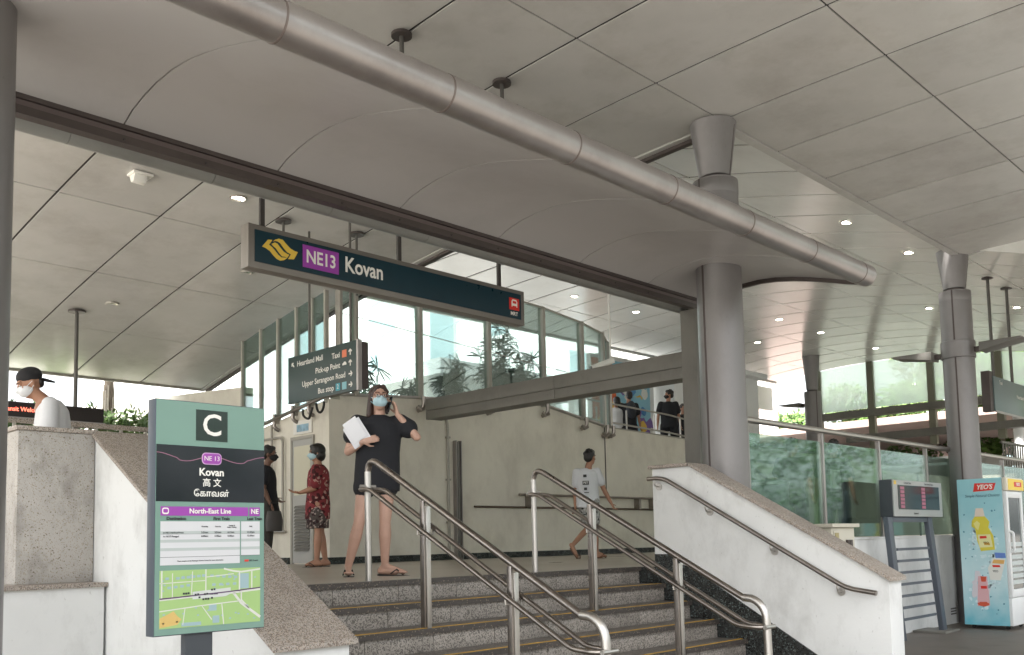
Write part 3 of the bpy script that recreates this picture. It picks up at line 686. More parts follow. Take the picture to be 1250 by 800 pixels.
obj('wave_line', strip(wv, .0035, F0-.0016, .0012), mat('wave_rose', (.30, .13, .20), .4), py, smooth=False)
def rrect(x0, x1, z0, z1, r, y, th, k=5):
    p = []
    for cx, cz, a in ((x1-r, z1-r, 0), (x0+r, z1-r, 90), (x0+r, z0+r, 180), (x1-r, z0+r, 270)):
        for i in range(k+1): t = R(a+90*i/k); p.append((cx+r*math.cos(t), cz+r*math.sin(t)))
    return MB().prism(p, 'y', y-th, y)
obj('code_badge', rrect(2.218, 2.322, .684, .742, .02, F0-.0016, .0018), mat('badge_rim', (.62, .40, .62), .4), py)
obj('code_badge', rrect(2.222, 2.318, .688, .738, .017, F0-.0036, .0014), M_purple, py)
text('lettering', 'NE 13', .033, (2.27, F0-.0055, .713), XR_, ZU, M_white, py, 'CENTER')
text('lettering', 'Kovan', .052, (2.27, F0-.0025, .645), XR_, ZU, M_white, py, 'CENTER', bold=.0012)
text('lettering', '\u9ad8 \u6587', .044, (2.272, F0-.0025, .592), XR_, ZU, M_white, py, 'CENTER', bold=.0004)
text('lettering', '\u0b95\u0bcb\u0bb5\u0ba9\u0bcd' if False else '\u0bc7\u0b95\u0bbe\u0bb5\u0ba9\u0bcd', .042, (2.27, F0-.0025, .540), XR_, ZU, M_white, py, 'CENTER', bold=.0006)
obj('line_header', MB().box(2.012, 2.470, F0-.0015, F0, .432, .476), M_purple, py)
obj('line_header', MB().box(2.478, 2.537, F0-.0015, F0, .432, .476), M_purple, py)
text('lettering', 'North-East Line', .034, (2.265, F0-.0025, .454), XR_, ZU, M_white, py, 'CENTER', bold=.0008)
text('lettering', 'NE', .034, (2.5075, F0-.0025, .454), XR_, ZU, M_white, py, 'CENTER', bold=.0008)
obj('train_icon', rrect(2.019, 2.052, .439, .470, .010, F0-.0017, .001), M_white, py)
obj('train_icon', rrect(2.024, 2.047, .446, .464, .006, F0-.003, .001), M_purple, py)
M_ink = mat('print_ink', (.03, .035, .04), .5); M_tblw = mat('table_white', (.60, .61, .63), .5); M_tblg = mat('table_grey', (.42, .47, .46), .5)
for s_, x, z, h, al in (('Destination', 2.09, .418, .021, 'CENTER'), ('First Train', 2.325, .418, .021, 'CENTER'), ('Last Train', 2.508, .418, .021, 'CENTER')):
    text('lettering', s_, h, (x, F0-.0025, z), XR_, ZU, M_ink, py, al, bold=.0006)
for a, b_ in ((2.012, 2.425), (2.432, 2.537)):
    obj('timetable', MB().box(a, b_, F0-.0012, F0, .235 if a < 2.1 else .235, .405), M_tblw, py)
    for z in (.352, .312, .272): obj('timetable_row', MB().box(a, b_, F0-.0016, F0-.0013, z-.008, z+.006), M_tblg, py)
    obj('timetable_rule', MB().box(a, b_, F0-.0018, F0-.0013, .3435, .3445).box(a, b_, F0-.0018, F0-.0013, .234, .2355), M_ink, py)
obj('timetable', MB().box(2.012, 2.425, F0-.0012, F0, .197, .2335), M_tblw, py)
for s_, x, z, h in (('to NE1 HarbourFront', 2.075, .351, .0115), ('to NE17 Punggol', 2.064, .333, .0115), ('Weekday', 2.235, .380, .009), ('Saturday', 2.305, .380, .009), ('Sunday &\nPublic Holiday', 2.38, .380, .009), ('Daily', 2.485, .380, .009),
    ('5:51am', 2.235, .351, .0125), ('5:51am', 2.305, .351, .0125), ('6:11am', 2.375, .351, .0125), ('11:37pm', 2.485, .351, .0125), ('6:00am', 2.235, .333, .0125), ('6:00am', 2.305, .333, .0125), ('6:20am', 2.375, .333, .0125), ('12:20am', 2.485, .333, .0125),
    ('Please enquire at the Passenger Service Centre for more information', 2.215, .215, .0085)):
    text('lettering', s_, h, (x, F0-.0028, z), XR_, ZU, M_ink, py, 'CENTER')
obj('operator_mark', MB().box(2.452, 2.474, F0-.0015, F0, .203, .213), M_red, py)
text('lettering', 'SBS Transit', .011, (2.502, F0-.0025, .208), XR_, ZU, M_ink, py, 'CENTER')
# map
obj('map_ground', MB().box(2.010, 2.540, F0-.001, F0, -.100, .172), mat('map_green', (.33, .50, .19), .5), py)
M_road = mat('map_road', (.62, .63, .58), .5); M_bl = mat('map_block', (.30, .42, .45), .5)
def mp(pts, wd): obj('map_road', strip([(2.01+a*.53, -.10+c*.272) for a, c in pts], wd, F0-.0012, .0006), M_road, py, smooth=False)
mp([(0, .50), (.3, .53), (.7, .56), (1, .60)], .011); mp([(.44, .53), (.44, 1)], .006); mp([(.62, 1), (.72, .95), (.80, .93), (1, .97)], .008); mp([(.78, .93), (.78, .57)], .007)
mp([(.72, .55), (.80, .36), (.90, .22), (1, .08)], .013); mp([(.80, .56), (.80, .42), (.88, .26)], .007); mp([(.02, .5), (.02, 1)], .007); mp([(.91, .6), (.91, .95)], .006)
mp([(.0, .78), (.44, .80)], .004); mp([(.44, .86), (.72, .90)], .004); mp([(.12, .5), (.12, .95)], .004); mp([(.30, .54), (.31, .97)], .004); mp([(.0, .30), (.40, .36), (.50, .1)], .005); mp([(.40, .36), (.78, .40)], .005); mp([(.62, .0), (.60, .38)], .005); mp([(.22, .05), (.24, .33)], .004)
b = MB(); random.seed(5)
for k in range(34):
    a, c = random.uniform(.03, .97), random.uniform(.05, .95)
    if abs(c-.55) > .09: b.box(2.01+a*.525-.005, 2.01+a*.525+.005, F0-.0015, F0-.001, -.1+c*.268-.0035, -.1+c*.268+.0035)
for a, c in [(.07+.05*i, .86) for i in range(1)]+[(.17+.05*i, .86+.006*i) for i in range(6)]+[(.09+.06*i, .70+.01*i) for i in range(4)]+[(.50+.06*i, .88-.01*i) for i in range(5)]+[(.52+.07*i, .72) for i in range(4)]:
    b.box(2.01+a*.53-.009, 2.01+a*.53+.009, F0-.0016, F0-.001, -.1+c*.272-.006, -.1+c*.272+.006)
b.box(2.26, 2.30, F0-.0016, F0-.001, -.03, .0).box(2.12, 2.22, F0-.0016, F0-.001, -.095, -.078).box(2.28, 2.315, F0-.0016, F0-.001, -.09, -.055).box(2.425, 2.475, F0-.0016, F0-.001, .07, .145)
o = obj('map_blocks', b, M_bl, py, smooth=False); o['kind'] = 'stuff'
obj('map_industry', MB().prism([(2.012, -.095), (2.10, -.085), (2.12, -.06), (2.10, -.045), (2.08, -.02), (2.06, -.03), (2.012, -.05)], 'y', F0-.0015, F0-.001), mat('map_orange', (.60, .42, .14), .5), py)
obj('map_line', strip([(2.01, .040), (2.18, .048), (2.37, .058), (2.54, .070)], .006, F0-.0018, .001), mat('map_line_purple', (.10, .05, .12), .4), py, smooth=False)
obj('map_station', MB().prism([(2.175, .030), (2.175, .066), (2.375, .078), (2.375, .048), (2.35, .036)], 'y', F0-.0024, F0-.0018), mat('map_station_grey', (.55, .58, .56), .5), py)
b = MB()
for x, z in ((2.13, .060), (2.142, .060), (2.154, .061), (2.19, .052), (2.203, .053), (2.238, .052), (2.25, .053), (2.275, .072), (2.288, .073), (2.23, .028), (2.243, .029), (2.256, .029), (2.275, .032), (2.21, .038)):
    b.box(x-.005, x+.005, F0-.0032, F0-.0026, z-.0045, z+.0045)
o = obj('map_icons', b, M_ink, py, smooth=False); o['kind'] = 'stuff'
text('lettering', 'Kovan Station', .008, (2.285, F0-.003, .050), XR_, ZU, M_ink, py, 'CENTER')

# ------------------------------------------------------------------ cream walls of the inner hall
w1 = thing('retaining_wall', 'long cream painted wall behind the landing, stained, with a dark skirting', 'wall', (14, 11.7, 0))
W1 = 11.6
tp = [(8.0, 2.5), (9.6, 2.60), (12.7, 2.76), (14.42, 2.50), (17.4, 2.43), (34, 2.25)]
obj('wall_body', MB().prism([(8.202, 0), (8.202, 2.51)]+tp[1:]+[(34, 0)], 'y', W1, W1+.25), M_wall, w1)
obj('skirting', MB().box(8.0, 34, W1-.016, W1-.003, 0, .10), M_plinth, w1)
obj('wall_cap', strip([(8.0, 2.505), (9.6, 2.605), (12.7, 2.765), (14.42, 2.505), (17.4, 2.435), (34, 2.255)], .022, W1+.26, .28), M_mull, w1, smooth=False)
obj('wall_joint', MB().box(14.47, 14.50, W1-.006, W1-.0005, 1.1, 2.5), M_dark, w1)
pp = thing('conduit_pipe', 'thin bent conduit running down the cream wall beside the girder end', 'pipe', (10.2, W1, 0))
obj('pipe', MB().tube(path([(10.19, W1-.03, 2.62), (10.19, W1-.03, 2.48), (10.32, W1-.03, 2.25), (10.32, W1-.03, .1)], .06), .022, 8), M_mull, pp)
for z in (.6, 1.3, 2.0): obj('clip', MB().box(10.28, 10.36, W1-.055, W1-.001, z, z+.03), M_mull, pp)
sp = thing('vertical_guide_channel', 'narrow vertical channel with bright edges standing on the cream wall', 'channel', (10.5, W1, 0))
obj('channel', MB().box(10.47, 10.56, W1-.06, W1-.002, .0, 1.95), M_gird, sp)
obj('channel_edge', MB().box(10.452, 10.468, W1-.09, W1-.002, 0, 1.97), M_alu, sp); obj('channel_edge', MB().box(10.562, 10.578, W1-.09, W1-.002, 0, 1.97), M_alu, sp)
obj('channel_edge', MB().box(10.51, 10.52, W1-.075, W1-.061, 0, 1.95), M_alu, sp)
lr = thing('low_wall_rail', 'low steel rail with short posts on the cream wall behind the boy', 'railing', (14, W1, .8))
obj('rail', MB().tube([(11.9, W1-.12, 1.10), (19, W1-.12, 1.10)], .022, 10), M_railst, lr)
obj('rail', MB().tube([(10.9, W1-.03, .88), (19, W1-.03, .88)], .018, 8), mat('rust_pipe', (.13, .095, .07), .7, var=.3), lr)
for x in (12.2, 13.7, 15.4, 15.9): obj('post', MB().box(x-.03, x+.03, W1-.14, W1-.002, .88, 1.09), M_railst, lr)
obj('junction_box', MB().box(15.9, 16.6, W1-.10, W1-.002, .90, 1.06), M_wall, lr, bevel=.01)

w2 = thing('side_wall', 'cream wall running away on the left of the landing, with the louvred door', 'wall', (8.1, 14, 0))
tp2 = [(11.598, 2.45), (14.1, 2.10), (14.101, 2.95), (24, 3.6)]
obj('wall_body', MB().prism([(11.598, 0)]+tp2+[(24, 0)], 'x', 8.0, 8.2), M_wall, w2)
obj('skirting', MB().box(7.985, 7.999, 12.65, 24, 0, .10), M_plinth, w2); obj('skirting', MB().box(7.985, 7.999, 11.59, 11.95, 0, .10), M_plinth, w2)
dr = thing('louvred_door', 'narrow grey service door with a louvre and a lit upper pane, behind the woman in red', 'door', (7.98, 12.28, 0))
obj('door_frame', MB().box(7.965, 7.999, 11.97, 12.01, 0, 1.95).box(7.965, 7.999, 12.55, 12.59, 0, 1.95).box(7.965, 7.999, 12.011, 12.549, 1.90, 1.95), M_mull, dr)
obj('door_leaf', MB().box(7.978, 7.999, 12.012, 12.548, .02, 1.898), mat('door_grey', (.42, .42, .40), .6), dr)
obj('pane', MB().box(7.972, 7.977, 12.06, 12.50, 1.05, 1.80), mat('lit_pane', (.62, .60, .47), .4), dr)
for i in range(14):
    z = .20+i*.05; obj('louvre_slat', MB().add([(7.955, 12.08, z), (7.955, 12.48, z), (7.977, 12.48, z+.035), (7.977, 12.08, z+.035), (7.955, 12.08, z+.006), (7.955, 12.48, z+.006), (7.977, 12.48, z+.041), (7.977, 12.08, z+.041)], [(0, 1, 2, 3), (4, 7, 6, 5), (0, 4, 5, 1), (1, 5, 6, 2), (2, 6, 7, 3), (3, 7, 4, 0)]), M_gird, dr)
ps = thing('wall_notice', 'pale framed notice with a blue picture above the louvred door', 'notice', (7.98, 12.25, 1.8))
obj('board', MB().box(7.975, 7.998, 12.02, 12.52, 1.985, 2.19), M_white, ps); obj('picture', MB().box(7.971, 7.9745, 12.1, 12.42, 2.02, 2.13), mat('notice_blue', (.30, .48, .60), .6, var=.5, scale=9), ps)
pc = thing('bent_pipes', 'pair of thin bent pipes on the side wall left of the louvred door', 'pipe', (7.95, 12.9, 0))
obj('pipe', MB().tube(path([(7.95, 14.1, 1.98), (7.95, 12.78, 1.98), (7.95, 12.78, .5)], .12), .02, 8), M_mull, pc)
obj('pipe', MB().tube([(7.95, 13.1, 2.2), (7.95, 13.1, .48)], .018, 8), M_mull, pc)
obj('pipe', MB().tube([(7.95, 13.15, .5), (7.95, 12.72, .5)], .022, 8), M_steel, pc)

# ------------------------------------------------------------------ glass screens on the walls
gs = thing('glass_screen', 'tall glass screen with brown mullions standing on the cream wall, palms behind it', 'glass screen', (11, 11.7, 2.5))
mx = [(8.16, 4.60), (8.45, 4.64), (9.72, 4.66), (11.27, 4.66), (12.68, 4.60), (13.78, 4.49), (14.42, 4.37), (14.60, 4.20)]
def wtop(x):
    for (a, c), (b_, d) in zip(tp, tp[1:]):
        if a <= x <= b_: return c+(d-c)*(x-a)/(b_-a)
    return 2.5
for i, (x, z) in enumerate(mx):
    wd = .055 if i in (0, 1, 6) else .07
    obj('mullion', MB().box(x-wd/2, x+wd/2, 11.50, 11.62, wtop(x)-.02 if x > 12 else wtop(x), z), M_mull if i < 6 else M_steel, gs, bevel=.004)
    if i > 1 and x > 9: obj('bracket', MB().tube(path([(x, 11.46, wtop(x)+.02), (x, 11.46, wtop(x)-.16), (x-.03, 11.58, wtop(x)-.2)], .07), .035, 12).tube([(x-.10, 11.5, wtop(x)-.14), (x-.04, 11.48, wtop(x)-.20), (x+.05, 11.48, wtop(x)-.16)], .03, 10), M_railst, gs)
for (a, za), (b_, zb) in zip(mx, mx[1:]):
    z0, z1 = wtop(a)+.03, wtop(b_)+.03
    obj('glass_pane', MB().prism([(a+.02, z0), (a+.02, za-.02), (b_-.02, zb-.02), (b_-.02, z1)], 'y', 11.55, 11.56), M_glassW, gs)
    obj('top_rail', strip([(a, za-.012), (b_, zb-.012)], .03, 11.58, .05), M_mull, gs, smooth=False)
    zt = 3.62
    obj('transom', strip([(a+.03, zt+.15-.06*(a-8)), (b_-.03, zt+.15-.06*(b_-8))], .012, 11.548, .006), M_mull, gs, smooth=False)
    obj('bottom_rail', strip([(a+.03, z0-.01), (b_-.03, z1-.01)], .03, 11.59, .05), M_alu, gs, smooth=False)
g2 = thing('side_glass_screen', 'glass screen with slim posts rising to the canopy above the side wall', 'glass screen', (8.0, 12.9, 2.3))
def w2top(y): return 2.45+(2.10-2.45)*(y-11.6)/2.5
ys = [11.66, 12.02, 12.45, 12.98, 13.5, 14.08]
for i, y in enumerate(ys):
    obj('mullion', MB().box(7.965, 8.035, y-.022, y+.022, w2top(y)-.05, zF(y)-.005), M_mull if i != 5 else M_mull, g2, bevel=.004)
    if i in (1, 2, 3): obj('bracket', MB().tube(path([(7.92, y, w2top(y)+.1), (7.92, y, w2top(y)-.12), (7.99, y-.04, w2top(y)-.16)], .06), .03, 12), M_railst, g2)
for a, b_ in zip(ys, ys[1:]):
    obj('glass_pane', MB().prism([(a+.03, w2top(a)+.02), (a+.03, zF(a)-.02), (b_-.03, zF(b_)-.02), (b_-.03, w2top(b_)+.02)], 'x', 7.995, 8.005), M_glassW, g2)
obj('bottom_pipe', MB().tube([(7.90, 11.5, w2top(11.5)+.01), (7.90, 14.1, w2top(14.1)+.01)], .028, 10), M_railst, g2)
cb = thing('cable_loop', 'loose black cable loops hanging under the direction sign', 'cable', (7.9, 11.7, 2.2))
obj('cable', MB().tube([(7.86, 11.95+.12*math.cos(t/10*math.pi)+.02*math.sin(t), 2.33-.16*math.sin(t/10*math.pi)) for t in range(0, 11)], .018, 8), M_rubber, cb)
obj('cable', MB().tube([(7.86, 11.62+.10*math.cos(t/10*math.pi), 2.38-.15*math.sin(t/10*math.pi)) for t in range(0, 11)], .018, 8), M_rubber, cb)

# ------------------------------------------------------------------ plants
def fan(b, c, d, r, n=9, wd=.034, seed=0):
    rnd = random.Random(seed); d = Vector(d).normalized(); a = d.orthogonal().normalized(); e = d.cross(a)
    for i in range(n):
        t = (i/n-.5)*4.6+rnd.uniform(-.15, .15)
        dr_ = (a*math.cos(t)+e*math.sin(t)+d*.35).normalized(); L_ = r*rnd.uniform(.75, 1.1); p = Vector(c); pts = []
        side = dr_.cross(d).normalized()*wd*rnd.uniform(.8, 1.2)
        for k, (s_, ww) in enumerate(((.02, .3), (.35, 1), (.7, .9), (1, .05))):
            q = p+dr_*L_*s_+Vector((0, 0, -.22*L_*s_*s_)); pts += [q+side*ww/2, q-side*ww/2]
        b.add(pts, [(0, 1, 3, 2), (2, 3, 5, 4), (4, 5, 7, 6)])
def palm(x, y, z, h, n, label, seed, r=.33, group=None):
    rnd = random.Random(seed); t = thing('lady_palm', label, 'palm', (x, y, z), group)
    st_ = MB(); lf = MB()
    for k in range(n):
        bx, by = x+rnd.uniform(-.22, .22), y+rnd.uniform(-.2, .2); hh = h*rnd.uniform(.55, 1)
        tx, ty = bx+rnd.uniform(-.25, .25), by+rnd.uniform(-.2, .2)
        st_.tube([(bx, by, z), ((bx+tx)/2, (by+ty)/2, z+hh*.55), (tx, ty, z+hh)], [.018, .014, .009], 6)
        for j in range(8):
            f_ = rnd.uniform(.45, 1.0); c = Vector((bx+(tx-bx)*f_, by+(ty-by)*f_, z+hh*f_)); an = rnd.uniform(0, 6.28)
            d = Vector((math.cos(an), math.sin(an), rnd.uniform(.2, 1.0))); e = c+d.normalized()*rnd.uniform(.12, .3)
            st_.tube([c, e], .004, 4); fan(lf, e, d, r*rnd.uniform(.7, 1.1), rnd.choice((7, 8, 9, 10)), seed=rnd.random())
    obj('stem', st_, M_palm, t); obj('foliage', lf, M_palm, t, smooth=False, fixn=False)
    return t
for i, (x, y, h, n, l) in enumerate(((9.2, 12.3, .8, 2, 'short young palm behind the glass left of the phone woman'), (10.15, 12.4, 1.0, 2, 'young palm behind the glass just right of the phone woman'),
    (10.95, 12.3, 1.15, 3, 'young palm behind the glass pane above the girder end'), (11.75, 12.5, .75, 2, 'low palm behind the glass, left of the bushy one'),
    (12.35, 12.35, 1.85, 7, 'tall bushy lady palm behind the glass screen'), (13.0, 12.5, 1.6, 6, 'bushy lady palm partly hidden by the end of the station sign'), (13.5, 12.8, 1.0, 3, 'small palm behind the right glass panes'))):
    palm(x, y, 2.0, h+.5, n, l, 40+i, group='palms behind the glass screen')
def foliage(b, c, r, n, size, rnd):
    for i in range(n):
        a = rnd.uniform(0, 6.283); u = rnd.uniform(-1, 1); rr = rnd.uniform(.35, 1)**.5
        q = Vector((math.cos(a)*math.sqrt(1-u*u)*r[0]*rr, math.sin(a)*math.sqrt(1-u*u)*r[1]*rr, u*r[2]*rr))+Vector(c)
        d = Vector((rnd.uniform(-1, 1), rnd.uniform(-1, 1), rnd.uniform(-.3, 1))).normalized(); e = d.orthogonal().normalized(); s_ = size*rnd.uniform(.6, 1.4)
        b.add([q, q+d*s_*.5+e*s_*.28, q+d*s_, q+d*s_*.5-e*s_*.28], [(0, 1, 2, 3)])
def tree(x, y, z, h, r, label, seed, m=None, size=.22, clumps=14, per=420, group='trees beyond the hall', name='street_tree', z0=.5, fork=.45, tr=1):
    rnd = random.Random(seed); t = thing(name, label, 'tree', (x, y, z), group)
    tk = MB(); tk.tube([(x, y, z), (x+.05, y, z+h*.3), (x-.02, y+.05, z+h*(fork+.1))], [.20*tr, .17*tr, .13*tr], 10); lf = MB()
    for k in range(clumps):
        a = rnd.uniform(0, 6.283); rr = r*rnd.uniform(.2, .85); c = (x+rr*math.cos(a), y+rr*math.sin(a), z+h*rnd.uniform(z0, .98))
        tk.tube([(x, y, z+h*fork), ((x+c[0])/2, (y+c[1])/2, z+h*(fork+.12)), c], [.09, .05, .02], 6)
        foliage(lf, c, (r*.38, r*.38, r*.30), per, size, rnd)
    obj('trunk', tk, M_bark, t); obj('crown', lf, m or M_leaf2, t, smooth=False, fixn=False); return t
for i, (x, y, h, r, l) in enumerate(((37, 8.6, 8.5, 3.4, 'leafy tree seen through the right gable glass'), (40, 13.5, 9, 3.2, 'leafy tree behind the middle of the gable glass'), (46, 19.5, 9, 3.2, 'tree behind the left gable pane, paler'),
    (35, 4.0, 8, 3.2, 'bright leafy tree at the right edge behind the hanging sign'), (44, 24, 7, 3, 'small tree far behind the farthest column'))):
    tree(x, y, -1.12, h, r, l, 80+i, size=.30)
b = MB(); rnd = random.Random(77)
for (x, y, h, r) in ((-16, -20, 9, 4), (-6, -24, 11, 4.5), (5, -22, 9, 4), (15, -25, 12, 5), (26, -21, 13, 5), (36, -24, 15, 6), (46, -20, 15, 6), (58, -18, 16, 7), (72, -20, 18, 8), (-26, -6, 9, 4), (-28, 8, 10, 4.5)):
    b.tube([(x, y, -1.12), (x, y, h*.6)], [.25, .12], 8)
    for k in range(14): foliage(b, (x+rnd.uniform(-.8, .8)*r, y+rnd.uniform(-.5, .5)*r, h*rnd.uniform(.12, .98)), (r*.45, r*.45, r*.36), 560, .24, rnd)
o = obj('roadside_tree_belt', b, M_leaf, smooth=False, fixn=False); tag(o, 'belt of roadside trees across the street behind the viewer', 'trees'); o['kind'] = 'stuff'
# left opening: tree trunk, hedge, building, signs
lt = tree(7.2, 17.6, 0, 7.5, 2.2, 'tree with a pale hanging-root trunk behind the left opening', 91, M_leaf, clumps=12, per=260, group=None, z0=.62, fork=.62, tr=.55)
rt = MB(); rnd = random.Random(4)
for i in range(26):
    a = rnd.uniform(0, 6.28); rt.tube([(7.2+.10*math.cos(a), 17.6+.10*math.sin(a), rnd.uniform(2.8, 3.4)), (7.2+.13*math.cos(a), 17.6+.13*math.sin(a), rnd.uniform(.8, 2.0))], .012, 4)
obj('hanging_roots', rt, mat('pale_root', (.34, .31, .26), .9), lt)
hd = thing('hedge', 'clipped green hedge behind the LED board at the left opening', 'hedge', (7, 16.8, 0))
b = MB(); rnd = random.Random(9)
for i in range(16): foliage(b, (3.6+i*.42, 16.9+rnd.uniform(-.1, .1), 2.32+rnd.uniform(-.06, .08)), (.34, .4, .45), 420, .13, rnd)
obj('foliage', b, M_leaf2, hd, smooth=False, fixn=False)
obj('planter_wall', MB().box(2.5, 7.8, 16.6, 17.2, 0, 1.98), M_wallw, hd)
led = thing('led_board', 'black LED board with red running letters on the left behind the man in the cap', 'LED display', (4.0, 12.0, 0))
obj('case', MB().box(3.0, 4.86, 12.0, 12.10, 1.885, 2.065), mat('led_case', (.02, .014, .013), .4), led, bevel=.005)
obj('case_rim', MB().box(2.98, 4.88, 11.995, 12.105, 1.865, 1.883), M_alu, led)
obj('stand', MB().box(3.3, 3.36, 12.02, 12.08, 0, 1.864).box(4.5, 4.56, 12.02, 12.08, 0, 1.864), M_gird, led)
text('lettering', 'Transit Welcomes', .075, (3.655, 11.997, 1.975), XR_, ZU, mat('led_red', (1, .16, .10), .5, emit=.9), led, 'LEFT', bold=.001, xs=.92)
rl = thing('mesh_parapet_rail', 'perforated rail panel just below the LED board at the left', 'railing', (3.5, 10.5, 0))
for x in [2.2+.28*i for i in range(10)]:
    obj('post', MB().box(x, x+.03, 10.50, 10.53, 0, 1.62), M_mull, rl)
obj('rail', MB().box(2.1, 5.0, 10.49, 10.55, 1.62, 1.67), M_gran, rl)
def building(name, label, x0, x1, y0, y1, z0, z1, m, face, nw, nf, wm=None, cat='building', wz=.55, ww=.62, balc=False):
    t = thing(name, label, cat, ((x0+x1)/2, (y0+y1)/2, z0)); obj('wall', MB().box(x0, x1, y0, y1, z0, z1), m, t)
    fh = (z1-z0)/nf
    for j in range(nf):
        for i in range(nw):
            za = z0+fh*(j+.5-wz/2); zb = za+fh*wz
            if face == '-y':
                wd = (x1-x0)/nw; a = x0+wd*(i+.5-ww/2); wdw = wd*ww
                f_ = shared('window', (name, 'w'), lambda: MB().box(0, wdw, -.08, -.01, 0, zb-za), M_white, t, (a, y0, za))
                p_ = shared('pane', (name, 'p'), lambda: MB().box(.06, wdw-.06, -.095, -.081, .06, zb-za-.06), wm or M_win, t, (a, y0, za))
            else:
                wd = (y1-y0)/nw; a = y0+wd*(i+.5-ww/2); wdw = wd*ww
                f_ = shared('window', (name, 'w'), lambda: MB().box(-.08, -.01, 0, wdw, 0, zb-za), M_white, t, (x0, a, za))
                p_ = shared('pane', (name, 'p'), lambda: MB().box(-.095, -.081, .06, wdw-.06, .06, zb-za-.06), wm or M_win, t, (x0, a, za))
            p_.parent = f_; p_.location = (0, 0, 0)
        if balc and face == '-y': shared('balcony', (name, 'b'), lambda: MB().box(0, x1-x0, -1.0, -.1, 0, .9), M_build, t, (x0, y0, z0+fh*j))
    return t
M_winp = mat('pale_window', (.40, .52, .55), .2)
building('apartment_block', 'pale bluish apartment block far behind the left canopy edge', 26, 44, 58, 66, 0, 24, M_build, '-y', 12, 8, M_winp, balc=True)
building('mall_building', 'bright white mall building with tall piers behind the glass screen', 16.5, 34, 27, 36, 2, 12, M_build, '-y', 6, 1, M_winp, wz=.62, ww=.45)
building('corner_shop_building', 'white two-storey building seen behind the bushy palms', 22, 36, 19.5, 24, 2, 7.2, M_build, '-y', 5, 2, M_winp, wz=.4)
sc_ = thing('shop_canopy', 'flat grey canopy jutting from the white building behind the palms', 'canopy', (18, 18.8, 2))
obj('canopy_slab', MB().box(15.5, 22, 17.6, 21.0, 4.55, 4.95), mat('canopy_grey', (.42, .44, .44), .7), sc_)
for x in (16, 21): obj('post', MB().box(x, x+.25, 17.9, 18.15, 2, 4.548), M_build, sc_)
bn = thing('grey_banner_board', 'tall dark grey board standing behind the glass screen', 'board', (15.7, 14.5, 2))
obj('board', MB().box(15.4, 16.15, 14.5, 14.6, 2.15, 3.75), mat('board_slate', (.16, .20, .22), .5), bn); obj('base', MB().box(15.4, 16.15, 14.4, 14.7, 2.0, 2.149), M_gird, bn)
struct('raised_terrace', MB().box(14.6, 21.8, 13.5, 15.59, 2.001, 2.13), MATS['pavement_concrete'])
# mural wall and railing on the raised walk
mu = thing('mural_wall', 'wall painted with a bright orange, blue and yellow abstract mural on the raised walk', 'mural', (20.5, 15.6, 2))
obj('wall_panel', MB().box(19.0, 21.75, 15.6, 15.75, 2, 5.2), M_wallw, mu)
rnd = random.Random(12); MC = [mat('mural_orange', (.62, .13, .04), .7), mat('mural_blue', (.08, .25, .50), .7), mat('mural_yellow', (.68, .45, .08), .7), mat('mural_violet', (.20, .12, .35), .7), mat('mural_sky', (.25, .5, .62), .7), mat('mural_white', (.7, .7, .66), .7)]
obj('painted_field', MB().box(19.02, 19.85, 15.586, 15.599, 2.9, 5.1), MC[0], mu); obj('painted_field', MB().box(19.852, 21.55, 15.586, 15.599, 2.9, 5.1), MC[4], mu)
for k in range(60):
    cx, cz = rnd.uniform(19.15, 21.6), rnd.uniform(3.1, 5.0); r0 = rnd.uniform(.06, .24); n = rnd.randint(7, 12)
    p = [(cx+r0*rnd.uniform(.6, 1.2)*math.cos(2*math.pi*i/n), cz+r0*rnd.uniform(.6, 1.2)*math.sin(2*math.pi*i/n)) for i in range(n)]
    ci = rnd.choice((0, 2, 0)) if cx < 19.85 else rnd.choice((1, 2, 3, 4, 5, 1))
    obj('painted_patch', MB().prism(p, 'y', 15.585-.0008*k, 15.5865), MC[ci], mu, smooth=False)
wr = thing('raised_walk_railing', 'thin steel railing along the raised walk above the cream wall', 'railing', (17, 12.1, 2.0))
for dz in (.55, .95): obj('rail', MB().tube([(14.7, 12.2, 2.0+dz+.2), (17.6, 12.2, 2.0+dz+.10), (21, 12.2, 2.0+dz-.15)], .02, 8), M_steel, wr)
for x in (15.0, 16.0, 17.0, 18.0, 19.0, 20.0): obj('post', MB().tube([(x, 12.2, 2.0), (x, 12.2, 3.02)], .018, 8), M_steel, wr)
wb = thing('white_kiosk', 'plain white rendered kiosk wall behind the man in black', 'kiosk', (23.5, 15.5, 2))
obj('wall', MB().box(21.9, 26.5, 15.0, 17.5, 2, 5.2), M_build, wb); obj('roof', MB().box(21.8, 26.6, 14.7, 17.6, 5.2, 5.35), M_build, wb)
cc = thing('cctv_camera', 'white bullet camera hanging from the hall roof beyond the glass screen end', 'camera', (14.3, 11.25, 3.7))
obj('stem', MB().tube([(14.3, 11.25, 3.75), (14.3, 11.25, zB(11.25))], .018, 8), M_white, cc)
obj('body', MB().tube([(14.35, 11.2, 3.76), (14.1, 11.55, 3.62)], .06, 14), M_white, cc); obj('lens', MB().tube([(14.1, 11.55, 3.62), (14.09, 11.565, 3.614)], .045, 14), M_black, cc)
c2 = thing('dome_sensor', 'small white sensor box on the left canopy near the header beam', 'sensor', (4.32, 9.77, zF(9.77)))
z = zF(9.77); obj('base', MB().box(4.20, 4.42, 9.68, 9.86, z-.03, z-.002), M_white, c2, bevel=.006)
obj('housing', MB().prism([(9.70, z-.031), (9.84, z-.031), (9.80, z-.11), (9.73, z-.11)], 'x', 4.22, 4.36), M_white, c2, bevel=.006)

